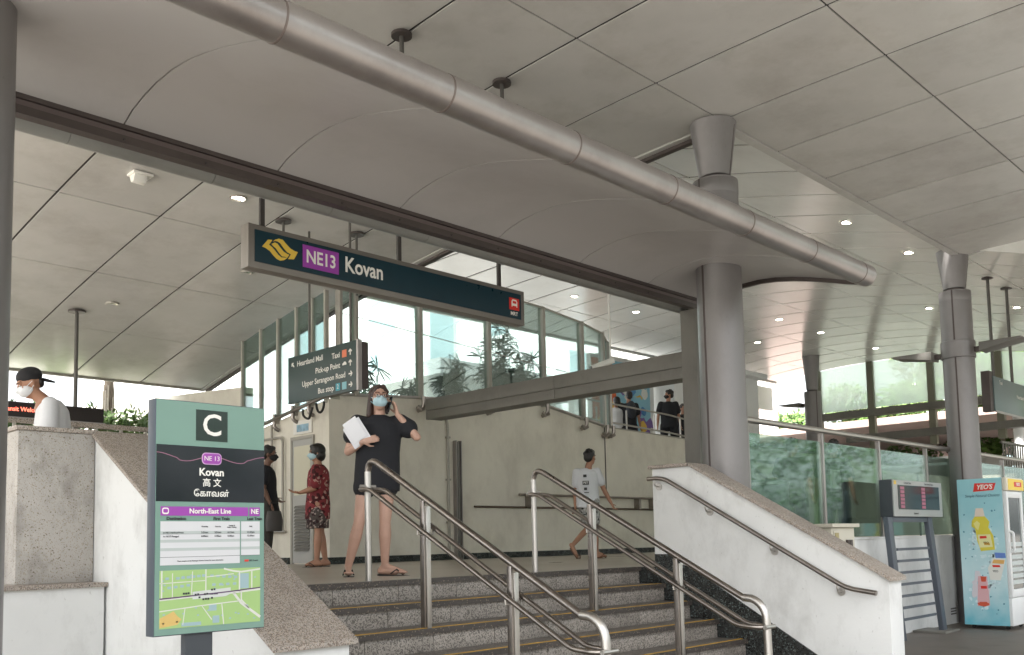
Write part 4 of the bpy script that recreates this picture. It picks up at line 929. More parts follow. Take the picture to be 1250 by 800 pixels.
# ------------------------------------------------------------------ right: balustrade, cabinet, board stand, fridge
BY = 5.42
bw = thing('low_white_wall', 'low white wall under the glass balustrade behind the display stand', 'wall', (13, 5.5, -1.12))
obj('wall_body', MB().box(8.75, 15.3, BY, BY+.04, -1.12, .21), M_wallw, bw)
obj('wall_body', MB().box(15.302, 24, BY, BY+.04, -1.12, .21), M_wallw, bw)
obj('wall_top', MB().box(8.75, 24, BY-.02, BY+.06, .212, .24), M_wallw, bw)
for x in (15.1, 15.45): 
    for i in range(3): obj('vent_slot', MB().box(x, x+.22, BY-.006, BY-.001, -.98+i*.04, -.96+i*.04), M_dark, bw)
bl = thing('glass_balustrade', 'green-tinted glass balustrade with round steel handrail right of the big column', 'balustrade', (13, BY, .24))
px_ = [9.3, 11.1, 12.78, 14.47, 16.2, 18.0, 19.8]
for a, b_ in zip(px_, px_[1:]): obj('glass_pane', MB().box(a+.04, b_-.04, BY+.005, BY+.017, .25, 1.44), M_glassB, bl)
for x in px_: obj('post', MB().box(x-.025, x+.025, BY-.01, BY+.045, .24, 1.55), M_alu, bl, bevel=.003)
obj('handrail', MB().tube([(8.8, BY+.01, 1.585), (19.8, BY+.01, 1.585)], .036, 16), M_steel, bl)
ca = thing('metal_cabinet', 'small cream metal cabinet with a handle, behind the sloping white wall', 'cabinet', (10.0, 4.85, -1.12))
obj('box', MB().box(9.74, 10.30, 4.70, 5.02, -1.12, .355), M_cabinet, ca, bevel=.005)
obj('lid', MB().box(9.69, 10.36, 4.66, 5.06, .358, .40), M_cabinet, ca, bevel=.006)
obj('door', MB().box(9.78, 10.27, 4.688, 4.699, -1.0, .32), M_cabinet, ca, bevel=.003)
obj('handle', MB().box(10.05, 10.16, 4.655, 4.687, .15, .22).tube([(10.12, 4.65, .185), (10.12, 4.688, .185)], .03, 12), M_dark, ca)
obj('hinge_plate', MB().box(9.80, 9.88, 4.68, 4.687, .1, .30), mat('brass_plate', (.35, .30, .14), .5), ca)
bs = thing('display_stand', 'grey steel stand with crossbars carrying a dark arrival-time display', 'display stand', (13.2, 5.2, -1.12))
obj('display_case', MB().box(12.36, 14.08, 5.10, 5.27, .50, .995), M_charcoal, bs, bevel=.01)
obj('bezel', MB().box(12.37, 14.07, 5.085, 5.0985, .505, .99), mat('bezel_silver', (.40, .41, .40), .4, metal=.3), bs)
obj('screen', MB().box(12.52, 13.95, 5.078, 5.084, .60, .925), mat('dark_screen', (.03, .035, .04), .15), bs)
for j in range(6):
    for x in (12.58, 13.30): obj('screen_tile', MB().box(x, x+.13, 5.074, 5.0775, .615+j*.05, .655+j*.05), mat('screen_rose', (.16, .05, .075), .4, emit=.25), bs)
text('lettering', 'Current Time', .042, (12.85, 5.083, .957), XR_, ZU, M_ink, bs, 'CENTER'); text('lettering', 'Bus Arrival Times', .042, (13.6, 5.083, .957), XR_, ZU, M_ink, bs, 'CENTER')
text('lettering', 'Estimated', .04, (13.1, 5.083, .548), XR_, ZU, M_ink, bs, 'CENTER')
obj('logo_mark', MB().box(12.40, 12.47, 5.080, 5.0845, .93, .98), M_yellow, bs)
for x0, x1 in ((12.18, 12.42), (13.55, 13.86)):
    obj('leg', MB().add([(x0+.06, 5.12, .499), (x0+.20, 5.12, .499), (x0+.20, 5.19, .499), (x0+.06, 5.19, .499), (x1-.06, 5.06, -1.12), (x1+.08, 5.06, -1.12), (x1+.08, 5.13, -1.12), (x1-.06, 5.13, -1.12)], [(0, 1, 2, 3), (4, 7, 6, 5), (0, 4, 5, 1), (1, 5, 6, 2), (2, 6, 7, 3), (3, 7, 4, 0)]), mat('stand_blue_grey', (.10, .115, .14), .45, metal=.3), bs, bevel=.006)
obj('crossbar', MB().box(12.3, 13.7, 5.13, 5.20, .43, .498), MATS['stand_blue_grey'], bs, bevel=.004)
for j in range(7):
    z = .05-.155*j; obj('crossbar', MB().box(12.5, 13.60+.02*j, 5.12, 5.14, z, z+.035), MATS['stand_blue_grey'], bs)
obj('base_plate', MB().box(13.55, 14.1, 4.95, 5.40, -1.119, -1.09), M_gird, bs, bevel=.004)

fx0, fx1, fy0, fy1, fz0, fz1 = 14.52, 15.25, 4.36, 5.02, -1.06, 1.05
fd = thing('drinks_fridge', 'tall drinks fridge with light blue printed side and white glass door, right edge', 'fridge', (14.9, 4.7, -1.12))
obj('cabinet', MB().box(fx0+.003, fx1, fy0+.05, fy1, fz0, fz1), mat('fridge_white', (.70, .72, .72), .35), fd, bevel=.008)
gm = bpy.data.materials.new('printed_blue_side'); gm.use_nodes = True; t_ = gm.node_tree; bs_ = t_.nodes['Principled BSDF']; bs_.inputs['Roughness'].default_value = .35
g_ = t_.nodes.new('ShaderNodeNewGeometry'); s_ = t_.nodes.new('ShaderNodeSeparateXYZ'); t_.links.new(g_.outputs['Position'], s_.inputs[0])
m_ = t_.nodes.new('ShaderNodeMapRange'); m_.inputs[1].default_value = -1.06; m_.inputs[2].default_value = 1.05; t_.links.new(s_.outputs[2], m_.inputs[0])
n_ = t_.nodes.new('ShaderNodeTexNoise'); n_.inputs['Scale'].default_value = 5; n_.inputs['Detail'].default_value = 6; t_.links.new(g_.outputs['Position'], n_.inputs['Vector'])
a_ = t_.nodes.new('ShaderNodeMath'); a_.operation = 'MULTIPLY_ADD'; a_.inputs[1].default_value = .35; t_.links.new(n_.outputs[0], a_.inputs[0]); t_.links.new(m_.outputs[0], a_.inputs[2])
c_ = t_.nodes.new('ShaderNodeValToRGB'); c_.color_ramp.elements[0].position = .12; c_.color_ramp.elements[0].color = (.14, .46, .56, 1); c_.color_ramp.elements[1].position = 1.1; c_.color_ramp.elements[1].color = (.30, .58, .64, 1)
e_ = c_.color_ramp.elements.new(.5); e_.color = (.52, .70, .73, 1); t_.links.new(a_.outputs[0], c_.inputs[0]); t_.links.new(c_.outputs[0], bs_.inputs['Base Color'])
obj('printed_side', MB().box(fx0-.004, fx0+.002, fy0+.05, fy1, fz0+.0, fz1), gm, fd)
FX = fx0-.0045
def fp(pts, name, m, k=0): obj(name, MB().prism(pts, 'x', FX-.001-.0006*k, FX), m, fd, smooth=False)
fp([(4.80, .86), (4.52, .875), (4.485, .975), (4.775, .985)], 'brand_plate', M_red)
text('lettering', "YEO'S", .092, (FX-.003, 4.645, .922), D_, ZU, M_white, fd, 'CENTER', bold=.003, xs=.9, shear=.25)
text('lettering', "Simple Natural Choices", .058, (FX-.002, 4.68, .80), D_, ZU, mat('script_ink', (.05, .12, .17), .5), fd, 'CENTER', xs=.85, shear=.2)
def blob(cy, cz, ry, rz2, n=18, j=.12, seed=1, rot=0):
    r_ = random.Random(seed); out = []
    for i in range(n):
        t = 2*math.pi*i/n; q = 1+r_.uniform(-j, j); a, c = ry*q*math.cos(t), rz2*q*math.sin(t)
        out.append((cy+a*math.cos(rot)-c*math.sin(rot), cz+a*math.sin(rot)+c*math.cos(rot)))
    return out
PM = lambda n, c: mat(n, c, .4)
fp(blob(4.70, .16, .155, .12, seed=2, j=.35, n=30), 'splash', PM('splash_pale', (.50, .70, .74)), 0)
fp([(4.82, .40), (4.77, .44), (4.73, .40), (4.76, .30), (4.79, .33)], 'printed_highlight', PM('drink_light', (.74, .70, .25)), 3)
fp([(4.70, .13), (4.62, .12), (4.61, .085), (4.69, .09)], 'printed_highlight', PM('fruit_amber', (.55, .32, .05)), 4)
rs_ = random.Random(31)
for cy0, cz0, ry0, n0 in ((4.70, .10, .17, 26), (4.58, -.28, .15, 22), (4.78, -.62, .14, 22)):
    b = MB()
    for i in range(n0):
        an = rs_.uniform(0, 6.28); q = rs_.uniform(.7, 1.25); r1 = rs_.uniform(.008, .03); cy1 = cy0+ry0*q*math.cos(an); cz1 = cz0+ry0*1.25*q*math.sin(an)
        if fy0+.08 < cy1 < fy1-.03: b.prism(blob(cy1, cz1, r1, r1*rs_.uniform(.5, 1.6), 9, .35, i, an), 'x', FX-.0011, FX)
    o = obj('printed_splashes', b, PM('splash_pale2', (.60, .76, .80)), fd, smooth=False); o['kind'] = 'stuff'
fp([(4.80, .50), (4.78, .62), (4.68, .62), (4.66, .50)], 'printed_bottle', PM('cap_peach', (.72, .62, .52)), 1)
fp([(4.84, .44), (4.80, .50), (4.66, .50), (4.60, .42), (4.62, .34), (4.56, .22), (4.55, .02), (4.74, -.0), (4.78, .14), (4.80, .32), (4.85, .36)], 'printed_bottle', PM('drink_yellow', (.66, .58, .06)), 2)
fp([(4.775, .24), (4.60, .24), (4.575, .06), (4.755, .05)], 'printed_label', PM('label_cream', (.72, .70, .36)), 3)
fp([(4.745, .215), (4.655, .22), (4.65, .185), (4.742, .18)], 'printed_label', M_red, 4)
text('lettering', 'YEO', .04, (FX-.006, 4.665, .12), D_, ZU, M_ink, fd, 'CENTER')
fp(blob(4.60, -.26, .13, .14, seed=3, j=.35, n=30), 'splash', PM('splash_pale', (.5, .7, .74)), 0)
fp([(4.56, -.02), (4.42, -.03), (4.41, -.10), (4.55, -.10)], 'printed_bottle', PM('cap_blue', (.12, .22, .55)), 2)
fp([(4.58, -.10), (4.42, -.11), (4.44, -.20), (4.50, -.42), (4.64, -.41), (4.66, -.24)], 'printed_bottle', PM('drink_pale', (.70, .71, .66)), 2)
fp([(4.575, -.12), (4.43, -.13), (4.445, -.185), (4.60, -.175)], 'printed_label', PM('drink_amber', (.68, .40, .12)), 3)
fp([(4.60, -.20), (4.50, -.20), (4.49, -.23), (4.59, -.23)], 'printed_label', M_red, 4)
text('lettering', 'YEO', .04, (FX-.006, 4.56, -.29), D_, ZU, M_ink, fd, 'CENTER')
fp(blob(4.79, -.52, .12, .20, seed=4, j=.3, n=30), 'splash', PM('splash_pink', (.62, .60, .64)), 0)
fp([(4.80, -.36), (4.68, -.36), (4.66, -.78), (4.83, -.79)], 'printed_bottle', PM('drink_pink', (.66, .40, .42)), 2)
fp([(4.77, -.36), (4.69, -.37), (4.70, -.44), (4.76, -.44)], 'printed_label', PM('fruit_red', (.60, .10, .05)), 3)
fp(blob(4.75, -.76, .08, .035, seed=8), 'printed_label', PM('fruit_red', (.60, .10, .05)), 3)
fp([(4.77, -.50), (4.69, -.50), (4.69, -.54), (4.77, -.54)], 'printed_label', M_red, 4)
rnd = random.Random(21); b = MB()
for i in range(22):
    cy, cz, q = rnd.uniform(4.46, 4.96), rnd.uniform(-.9, .7), rnd.uniform(.006, .014); b.prism(blob(cy, cz, q, q, 7, .3, i), 'x', FX-.0012, FX)
o = obj('printed_drops', b, PM('drop_ink', (.08, .25, .33)), fd, smooth=False); o['kind'] = 'stuff'
obj('header_box', MB().box(fx0+.0, fx1, fy0-.02, fy0+.048, .86, fz1+.0), mat('header_cream', (.70, .66, .55), .4), fd, bevel=.02)
obj('header_print', MB().box(fx0+.05, fx1, fy0-.026, fy0-.021, .87, 1.03), mat('header_yellow', (.80, .58, .04), .4), fd)
obj('header_mark', MB().box(fx0+.30, fx0+.62, fy0-.031, fy0-.027, .92, .99), M_red, fd)
text('lettering', "YEO'S", .06, (fx0+.46, fy0-.033, .955), XR_, ZU, M_white, fd, 'CENTER', bold=.002)
obj('door_frame', MB().box(fx0+.01, fx0+.09, fy0, fy0+.045, -.66, .85).box(fx1-.08, fx1, fy0, fy0+.045, -.66, .85).box(fx0+.091, fx1-.081, fy0, fy0+.045, .76, .85).box(fx0+.091, fx1-.081, fy0, fy0+.045, -.66, -.55), MATS['fridge_white'], fd, bevel=.004)
obj('door_glass', MB().box(fx0+.091, fx1-.081, fy0+.02, fy0+.03, -.549, .759), mat('fridge_glass', (.09, .11, .11), .06, spec=.8), fd)
obj('door_handle', MB().tube(path([(fx0+.05, fy0-.001, .28), (fx0+.05, fy0-.05, .26), (fx0+.05, fy0-.05, .0), (fx0+.05, fy0-.001, -.02)], .03), .018, 10), MATS['fridge_white'], fd)
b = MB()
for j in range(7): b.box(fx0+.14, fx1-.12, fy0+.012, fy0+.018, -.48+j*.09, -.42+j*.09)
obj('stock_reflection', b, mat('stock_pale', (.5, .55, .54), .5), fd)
obj('kick_panel', MB().box(fx0+.01, fx1, fy0+.01, fy0+.048, -1.06, -.67), MATS['fridge_white'], fd, bevel=.004)
for x in (fx0+.08, fx1-.1):
    for y in (fy0+.10, fy1-.1): obj('castor', MB().tube([(x-.015, y, -1.09), (x+.015, y, -1.09)], .029, 12), M_rubber, fd)
# hanging sign right
rs = thing('far_hanging_sign', 'grey-green hanging direction sign cut by the right edge of the picture', 'direction sign', (18.6, 5.4, 2.4))
obj('sign_body', MB().box(17.72, 19.9, 5.40, 5.46, 2.40, 3.02), mat('far_sign_face', (.13, .18, .18), .3), rs, bevel=.005)
obj('end_cap', MB().box(17.55, 17.715, 5.42, 5.56, 2.38, 3.10), M_dark, rs, bevel=.004)
obj('edge_strip', MB().box(17.72, 19.9, 5.392, 5.399, 2.37, 2.41), M_alu, rs)
text('lettering', 'Taxi', .10, (18.0, 5.396, 2.93), XR_, ZU, M_white, rs, 'LEFT'); text('lettering', 'Heartland Mall', .10, (18.95, 5.396, 2.76), XR_, ZU, M_white, rs, 'LEFT')
for x, y, l in ((18.05, 5.5, 'left long black rod holding the far hanging sign'), (19.1, 5.5, 'right long black rod holding the far hanging sign')):
    hanger(x, y, 3.03, zB(y), .028, l, cap=.10, grp='long rods of the far hanging sign')
# gable glass wall at the hall end
gw = thing('gable_glass_wall', 'frosted green gable glass wall at the far end of the hall', 'glass wall', (29.7, 10, 4.2))
gy = [14.55, 12.75, 10.85, 8.9, 7.0, 5.0, 3.0]
for y in gy: obj('mullion', MB().box(29.62, 29.80, y-.10, y+.10, 3.0, zB(y)-.005), mat('mullion_olive', (.17, .17, .12), .5), gw)
for a, b_ in zip(gy, gy[1:]): obj('glass_pane', MB().prism([(b_+.1, 4.35), (b_+.1, zB(b_)-.005), (a-.1, zB(a)-.005), (a-.1, 4.35)], 'x', 29.70, 29.72), M_glassF, gw)
obj('lower_beam', MB().box(29.55, 29.85, 2.8, 14.7, 4.08, 4.30), M_gird, gw)
obj('lower_beam', MB().box(29.55, 29.85, 2.8, 13.6, 3.28, 3.50), M_gird, gw)
# outside right
wc = thing('walkway_canopy', 'pinkish concrete canopy beyond the hall end', 'canopy', (36, 16, 0))
obj('slab', MB().box(31, 48, 6, 24, 3.9, 4.15), M_buildp, wc)
for x, y in ((31.6, 22.5), (31.6, 15.5), (31.6, 9)): obj('post', MB().tube([(x, y, -1.12), (x, y, 3.899)], .16, 14), M_build, wc)
fb = thing('fascia_beam', 'boxed cream fascia beam under the hall roof end, left of the farthest column', 'beam', (27, 16.3, 4.7))
for a, b_ in ((20, 23.5), (23.51, 27.0), (27.01, 29.6)): obj('beam_panel', MB().box(a, b_, 16.2, 16.5, 4.62, 5.42), M_panel2, fb)
wp = thing('white_pier', 'broad white pier outside under the fascia beam', 'pier', (27.8, 17, 0))
obj('pier', MB().box(24.5, 28.8, 16.8, 17.6, 2, 4.6), M_build, wp)
building('pink_building', 'low pinkish building beyond the hall end', 50, 62, 4, 30, -1.12, 6.0, M_buildp, '-x', 8, 2, M_winp)
for i, (x, y, z, l) in enumerate(((21.5, 7.4, 1.62, 'white flat awning seen through the balustrade, nearer one'), (25.5, 8.2, 2.05, 'white flat awning seen through the balustrade, farther one'))):
    t = thing('stall_awning', l, 'awning', (x, y, 0), 'white stall awnings behind the balustrade')
    obj('sheet', MB().box(x-2.2, x+2.2, y-.7, y+.9, z, z+.05), M_build, t); 
    for a, c in ((-2.1, -.6), (2.1, -.6), (-2.1, .8), (2.1, .8)): obj('post', MB().tube([(x+a, y+c, 0), (x+a, y+c, z)], .025, 8), M_gird, t)
fe = thing('picket_fence', 'dark steel picket fence at the far right behind the column', 'fence', (24, 5.6, 0))
for i in range(40): shared('picket', 'picket', lambda: MB().box(-.012, .012, -.012, .012, 0, 1.0), M_gird, fe, (21+i*.16, 6.3, 1.15))
obj('rail', MB().box(20.9, 27.5, 6.28, 6.32, 1.12, 1.16).box(20.9, 27.5, 6.28, 6.32, 2.10, 2.14), M_gird, fe)
obj('base_wall', MB().box(20.9, 27.5, 6.25, 6.35, 0, 1.11), M_wallw, fe)
bn2 = thing('litter_bin', 'dark grey round bin standing behind the balustrade glass', 'bin', (10.9, 6.1, 0))
obj('drum', MB().tube([(10.9, 6.1, .02), (10.9, 6.1, .92)], .27, 28), mat('bin_grey', (.07, .09, .09), .4), bn2); obj('rim', MB().tube([(10.9, 6.1, .925), (10.9, 6.1, .96)], .285, 28), M_alu, bn2); obj('lid', MB().tube([(10.9, 6.1, .961), (10.9, 6.1, .99)], [.27, .22], 28), M_charcoal, bn2)
er = thing('inner_stair_rail', 'slanting steel stair rails behind the balustrade glass', 'railing', (12.5, 7.6, 0))
for k, dz in enumerate((0, .16, .32)): obj('rail', MB().tube([(11.6, 7.2, 1.66-dz), (14.2, 7.2, .62-dz)], .024, 10), M_steel, er)
for k in range(4): x = 11.8+k*.75; obj('post', MB().tube([(x, 7.2, 0), (x, 7.2, 1.58-(x-11.8)*.4)], .02, 8), M_steel, er)
pb = thing('planter_trough', 'trough of spiky dark plants beyond the balustrade handrail', 'planter', (15.2, 8.2, 0))
obj('trough', MB().box(13.6, 17.0, 8.0, 8.3, 1.55, 1.75), M_mull, pb); obj('stand', MB().box(14, 14.1, 8.1, 8.2, 0, 1.549).box(16.5, 16.6, 8.1, 8.2, 0, 1.549), M_mull, pb)
b = MB()
for i in range(22): fan(b, (13.7+i*.15, 8.15, 1.76+rnd.uniform(0, .1)), (rnd.uniform(-.4, .4), rnd.uniform(-.4, .4), 1), .26, 7, .03, i)
obj('foliage', b, mat('dark_spiky_leaf', (.02, .025, .018), .6), pb, smooth=False, fixn=False)
# ------------------------------------------------------------------ people
# frame of each figure: u = right as seen from the steps, w = towards the viewer, z = up
def person(x, y, z, label, J, head, mats, clothes, shoes=None, hair=None, mask=None, sc=1.0, voxel=.010, hands=None, group=None, extra=None):
    t = thing('person', label, 'person', (x, y, z), group)
    W = Vector((-x, -y, 0)).normalized(); U = Vector((-W.y, W.x, 0))
    def T(p): return Vector((x, y, z))+U*p[0]*sc+W*p[1]*sc+Vector((0, 0, p[2]*sc))
    skin = mats['skin']; b = MB()
    J = {k: T(v) for k, v in J.items()}
    # limbs
    for s_ in ('L', 'R'):
        if 'sh'+s_ in J:
            b.cap(J['sh'+s_], J['el'+s_], .046*sc, .037*sc); 
            m1 = J['el'+s_].lerp(J['wr'+s_], .3); b.cap(J['el'+s_], m1, .036*sc, .038*sc); b.cap(m1, J['wr'+s_], .038*sc, .024*sc)
            hand(b, J['wr'+s_], T, s_, (hands or {}).get(s_), sc, W, U, J['el'+s_])
        if 'an'+s_ in J:
            k = J['kn'+s_]; h_ = J['hp'+s_]; a = J['an'+s_]
            b.cap(h_, k, .082*sc*mats.get('leg', 1), .050*sc*mats.get('leg', 1)); c = k.lerp(a, .32); b.cap(k, c, .048*sc*mats.get('leg', 1), .054*sc*mats.get('leg', 1)); b.cap(c, a, .054*sc*mats.get('leg', 1), .032*sc)
            to = J['to'+s_]; heel = a+(a-to).normalized()*.045*sc; heel.z = to.z+.012*sc if abs(a.z-to.z) < .14*sc else heel.z-.03*sc
            b.cap(heel, a, .030*sc, .030*sc); b.cap(heel, a.lerp(to, .55)-Vector((0, 0, .02*sc)), .030*sc, .034*sc); b.cap(a-Vector((0, 0, .01*sc)), to, .032*sc, .022*sc)
            fd = (to-heel).normalized(); sd_ = fd.cross(Vector((0, 0, 1))).normalized()
            for q in range(5): b.cap(to+sd_*(q-2)*.017*sc-fd*.02*sc, to+sd_*(q-2)*.018*sc+fd*(.022-.004*abs(q-1))*sc, .011*sc, .009*sc, 8)
    # trunk under clothes + neck + head
    ch = J['chest']; pv = J['pelvis']; nk = J['neck']; hd_ = J['head']
    b.cap(ch, pv, .10*sc, .10*sc); b.cap(nk, hd_-Vector((0, 0, .04*sc)), .052*sc, .048*sc)
    b.cap(nk-Vector((0, 0, .07*sc)), nk, .07*sc, .05*sc)
    f = (U*head['dir'][0]+W*head['dir'][1]+Vector((0, 0, head['dir'][2]))).normalized(); rgt = f.cross(Vector((0, 0, 1))).normalized(); up = rgt.cross(f)
    HM = Matrix((rgt, f, up)).transposed(); H = lambda a, c, e: hd_+HM @ Vector((a, c, e))*sc
    b.ell(H(0, -.012, .025), (.074*sc, .092*sc, .092*sc), 16, 12, HM)      # skull
    b.ell(H(0, .022, -.045), (.056*sc, .062*sc, .070*sc), 14, 10, HM)       # jaw
    b.cap(H(0, .082, .012), H(0, .104, -.026), .009*sc, .014*sc, 8)         # nose
    for q in (-1, 1):
        b.ell(H(q*.076, -.010, -.005), (.010*sc, .018*sc, .030*sc), 10, 8, HM)  # ears
        b.ell(H(q*.036, .066, -.022), (.020*sc, .016*sc, .020*sc), 8, 6, HM)    # cheeks
    b.cap(H(-.045, .074, .032), H(.045, .074, .032), .012*sc, .012*sc, 8)
    remesh(b, voxel, 'body', skin, t, 3)
    if voxel < .015:
        e = MB()
        for q in (-1, 1): e.ell(H(q*.031, .0815, .008), (.013*sc, .006*sc, .007*sc), 10, 8, HM)
        obj('eye', e, mat('eye_white', (.55, .52, .48), .3), t)
        e = MB()
        for q in (-1, 1): e.ell(H(q*.031, .086, .008), (.0055*sc, .003*sc, .006*sc), 8, 6, HM)
        obj('iris', e, M_black, t)
        e = MB()
        for q in (-1, 1): e.cap(H(q*.016, .090, .030), H(q*.048, .081, .032), .004*sc, .003*sc, 6)
        obj('eyebrow', e, M_hair, t)
        if not mask: obj('mouth', MB().cap(H(-.022, .078, -.062), H(.022, .078, -.062), .005*sc, .005*sc, 8), mat('lips', (.30, .10, .08), .5), t)
    if mask:
        e = MB(); e.ell(H(0, .040, -.040), (.064*sc, .070*sc, .056*sc), 18, 12, HM); e.cap(H(0, .094, -.004), H(0, .110, -.032), .010*sc, .015*sc, 8)
        remesh(e, .006*max(1, voxel/.01), 'face_mask', mask, t, 2)
        e = MB()
        for q in (-1, 1): e.tube([H(q*.060, .040, -.012), H(q*.082, -.008, .014)], .0025*sc, 6); e.tube([H(q*.058, .035, -.06), H(q*.082, -.006, -.02)], .0025*sc, 6)
        obj('mask_strap', e, mask, t)
    if hair: hair(t, H, HM, sc, J)
    for nm, m, mk, vx in clothes:
        q = MB(); mk(q, J, U, W, sc, T); remesh(q, vx, nm, m, t, 5)
    if extra: extra(t, J, T, U, W, H, HM, sc)
    if shoes: shoes(t, J, sc)
    return t
def hand(b, wr, T, side, spec, sc, W, U, el):
    d = (wr-el).normalized()
    if spec: d = (U*spec[0][0]+W*spec[0][1]+Vector((0, 0, spec[0][2]))).normalized(); n = (U*spec[1][0]+W*spec[1][1]+Vector((0, 0, spec[1][2]))).normalized(); curl = spec[2]
    else: n = W*.3+U*(.9 if side == 'L' else -.9)*-1; n = (n-d*n.dot(d)).normalized(); curl = .5
    n = (n-d*n.dot(d)).normalized(); s = d.cross(n).normalized()            # s across the palm, n = palm normal (fingers curl to n)
    th = -1 if side == 'L' else 1
    p0 = wr+d*.012*sc; p1 = wr+d*.085*sc
    for q in (-1.2, -.4, .4, 1.2): b.cap(p0+s*q*.012*sc, p1+s*q*.018*sc, .016*sc, .0115*sc, 8)
    for i, (q, L_) in enumerate(((-1.4, .062), (-.5, .074), (.45, .070), (1.35, .054))):
        a = p1+s*q*.0185*sc; c1 = curl*(.75+.12*i); e1 = (d*math.cos(c1)+n*math.sin(c1)); e2 = (d*math.cos(2*c1)+n*math.sin(2*c1)); e3 = (d*math.cos(2.8*c1)+n*math.sin(2.8*c1))
        m1 = a+e1*L_*.45*sc; m2 = m1+e2*L_*.32*sc; m3 = m2+e3*L_*.25*sc
        b.cap(a, m1, .0095*sc, .0088*sc, 8); b.cap(m1, m2, .0088*sc, .008*sc, 8); b.cap(m2, m3, .008*sc, .0068*sc, 8)
    a = p0+s*(-1.6)*.014*sc+d*.01*sc; m1 = a+(-s*.75+d*.6+n*.35).normalized()*.040*sc; m2 = m1+(-s*.25+d*.85+n*.5).normalized()*.032*sc
    b.cap(a, m1, .014*sc, .010*sc, 8); b.cap(m1, m2, .010*sc, .0078*sc, 8)
def hair_short(m, low=-.02):
    def f(t, H, HM, sc, J):
        e = MB(); e.ell(H(0, -.022, .040), (.083*sc, .094*sc, .092*sc), 18, 14, HM); e.ell(H(0, -.055, .0), (.074*sc, .058*sc, .075*sc), 14, 10, HM); e.ell(H(0, .030, .090), (.062*sc, .050*sc, .035*sc), 12, 8, HM)
        rnd = random.Random(3)
        for i in range(46):
            a = rnd.uniform(0, 6.28); u = rnd.uniform(.15, 1); q = math.sqrt(1-u*u); e.ell(H(.080*q*math.cos(a), -.022+.092*q*math.sin(a), .040+.090*u), (.013*sc,)*3, 6, 4)
        remesh(e, .007, 'hair', m, t, 1)
    return f
def hair_bob(m):
    def f(t, H, HM, sc, J):
        e = MB(); e.ell(H(0, -.020, .035), (.092*sc, .104*sc, .098*sc), 18, 14, HM); e.ell(H(0, -.045, -.03), (.092*sc, .074*sc, .088*sc), 16, 12, HM); e.ell(H(0, .035, .090), (.066*sc, .050*sc, .030*sc), 12, 8, HM)
        remesh(e, .007, 'hair', m, t, 2)
    return f
def hair_long(m):
    def f(t, H, HM, sc, J):
        e = MB(); e.ell(H(0, -.024, .036), (.084*sc, .098*sc, .092*sc), 18, 14, HM); e.ell(H(0, -.075, -.04), (.070*sc, .045*sc, .10*sc), 14, 10, HM)
        e.cap(H(.068, -.005, .04), H(.086, -.035, -.15), .026*sc, .024*sc); e.cap(H(.05, -.05, -.02), H(.082, -.055, -.22), .038*sc, .022*sc); e.cap(H(-.068, -.01, .04), H(-.078, -.04, -.12), .022*sc, .016*sc)
        e.cap(H(.066, -.012, .04), H(.074, -.045, -.12), .020*sc, .014*sc); e.cap(H(-.03, .058, .096), H(-.072, .030, .05), .020*sc, .016*sc); e.cap(H(.01, .062, .096), H(.070, .030, .055), .018*sc, .012*sc)
        remesh(e, .006, 'hair', m, t, 1)
    return f
def tee(wd=.185, dp=.12, hem=.62, hw=.19, sleeve=.6, sr=.062, swell=0, drape=0):
    def f(q, J, U, W, sc, T):
        a = (J['shR']-J['shL']).normalized(); 
        if a.length < .1: a = U
        a.z = 0; a.normalize(); fw = a.cross(Vector((0, 0, 1))).normalized()
        zsh = (J['shL'].z+J['shR'].z)/2; ctr = (J['shL']+J['shR'])/2; pv = J['pelvis']; z1 = J['root'].z+hem*sc if 'root' in J else hem
        secs = []
        for k, (f_, w_, d_) in enumerate(((0, .34, .44), (.03, .50, .56), (.07, .74, .74), (.13, .93, .90), (.28, 1, 1), (.5, .95, .97), (.75, .98*hw/wd, 1+swell), (1, hw/wd, 1.0+swell))):
            c = ctr.lerp(Vector((pv.x, pv.y, z1)), f_); c.z = zsh+.058*sc+(z1-zsh-.058*sc)*f_
            secs.append((c, wd*w_*sc, dp*d_*sc, a, fw))
        q.loft(secs, 28)
        for s_ in ('L', 'R'):
            e = J['sh'+s_].lerp(J['el'+s_], sleeve); inn = J['sh'+s_].lerp(J['neck']-Vector((0, 0, .045*sc)), .62); q.cap(inn, J['sh'+s_], .040*sc, (sr+.001)*sc, 14); q.cap(J['sh'+s_], e, sr*sc, (sr+.008+drape)*sc, 14)
        rnd = random.Random(5)
        for i in range(16):
            u = rnd.uniform(-.8, .8); f_ = rnd.uniform(.3, .95); c = secs[4][0].lerp(secs[-1][0], f_); g = rnd.choice((-1, 1))
            p = c+a*u*wd*.92*sc+fw*g*dp*sc*math.sqrt(1-u*u)*.97; q.cap(p, p+a*rnd.uniform(-.05, .05)*sc+Vector((0, 0, -rnd.uniform(.06, .14)*sc)), .008*sc, .004*sc, 6)
    return f
def shorts(hem=.45, r0=.105, r1=.095, top=.92):
    def f(q, J, U, W, sc, T):
        pv = J['pelvis']; a = (J['hpR']-J['hpL']).normalized(); fw = a.cross(Vector((0, 0, 1))).normalized()
        q.loft([(pv+Vector((0, 0, .10*sc)), .155*sc, .115*sc, a, fw), (pv, .175*sc, .125*sc, a, fw), (pv-Vector((0, 0, .10*sc)), .175*sc, .12*sc, a, fw)], 24)
        for s_ in ('L', 'R'): e = J['hp'+s_].lerp(J['kn'+s_], hem); q.cap(J['hp'+s_], e, r0*sc, r1*sc, 16)
    return f
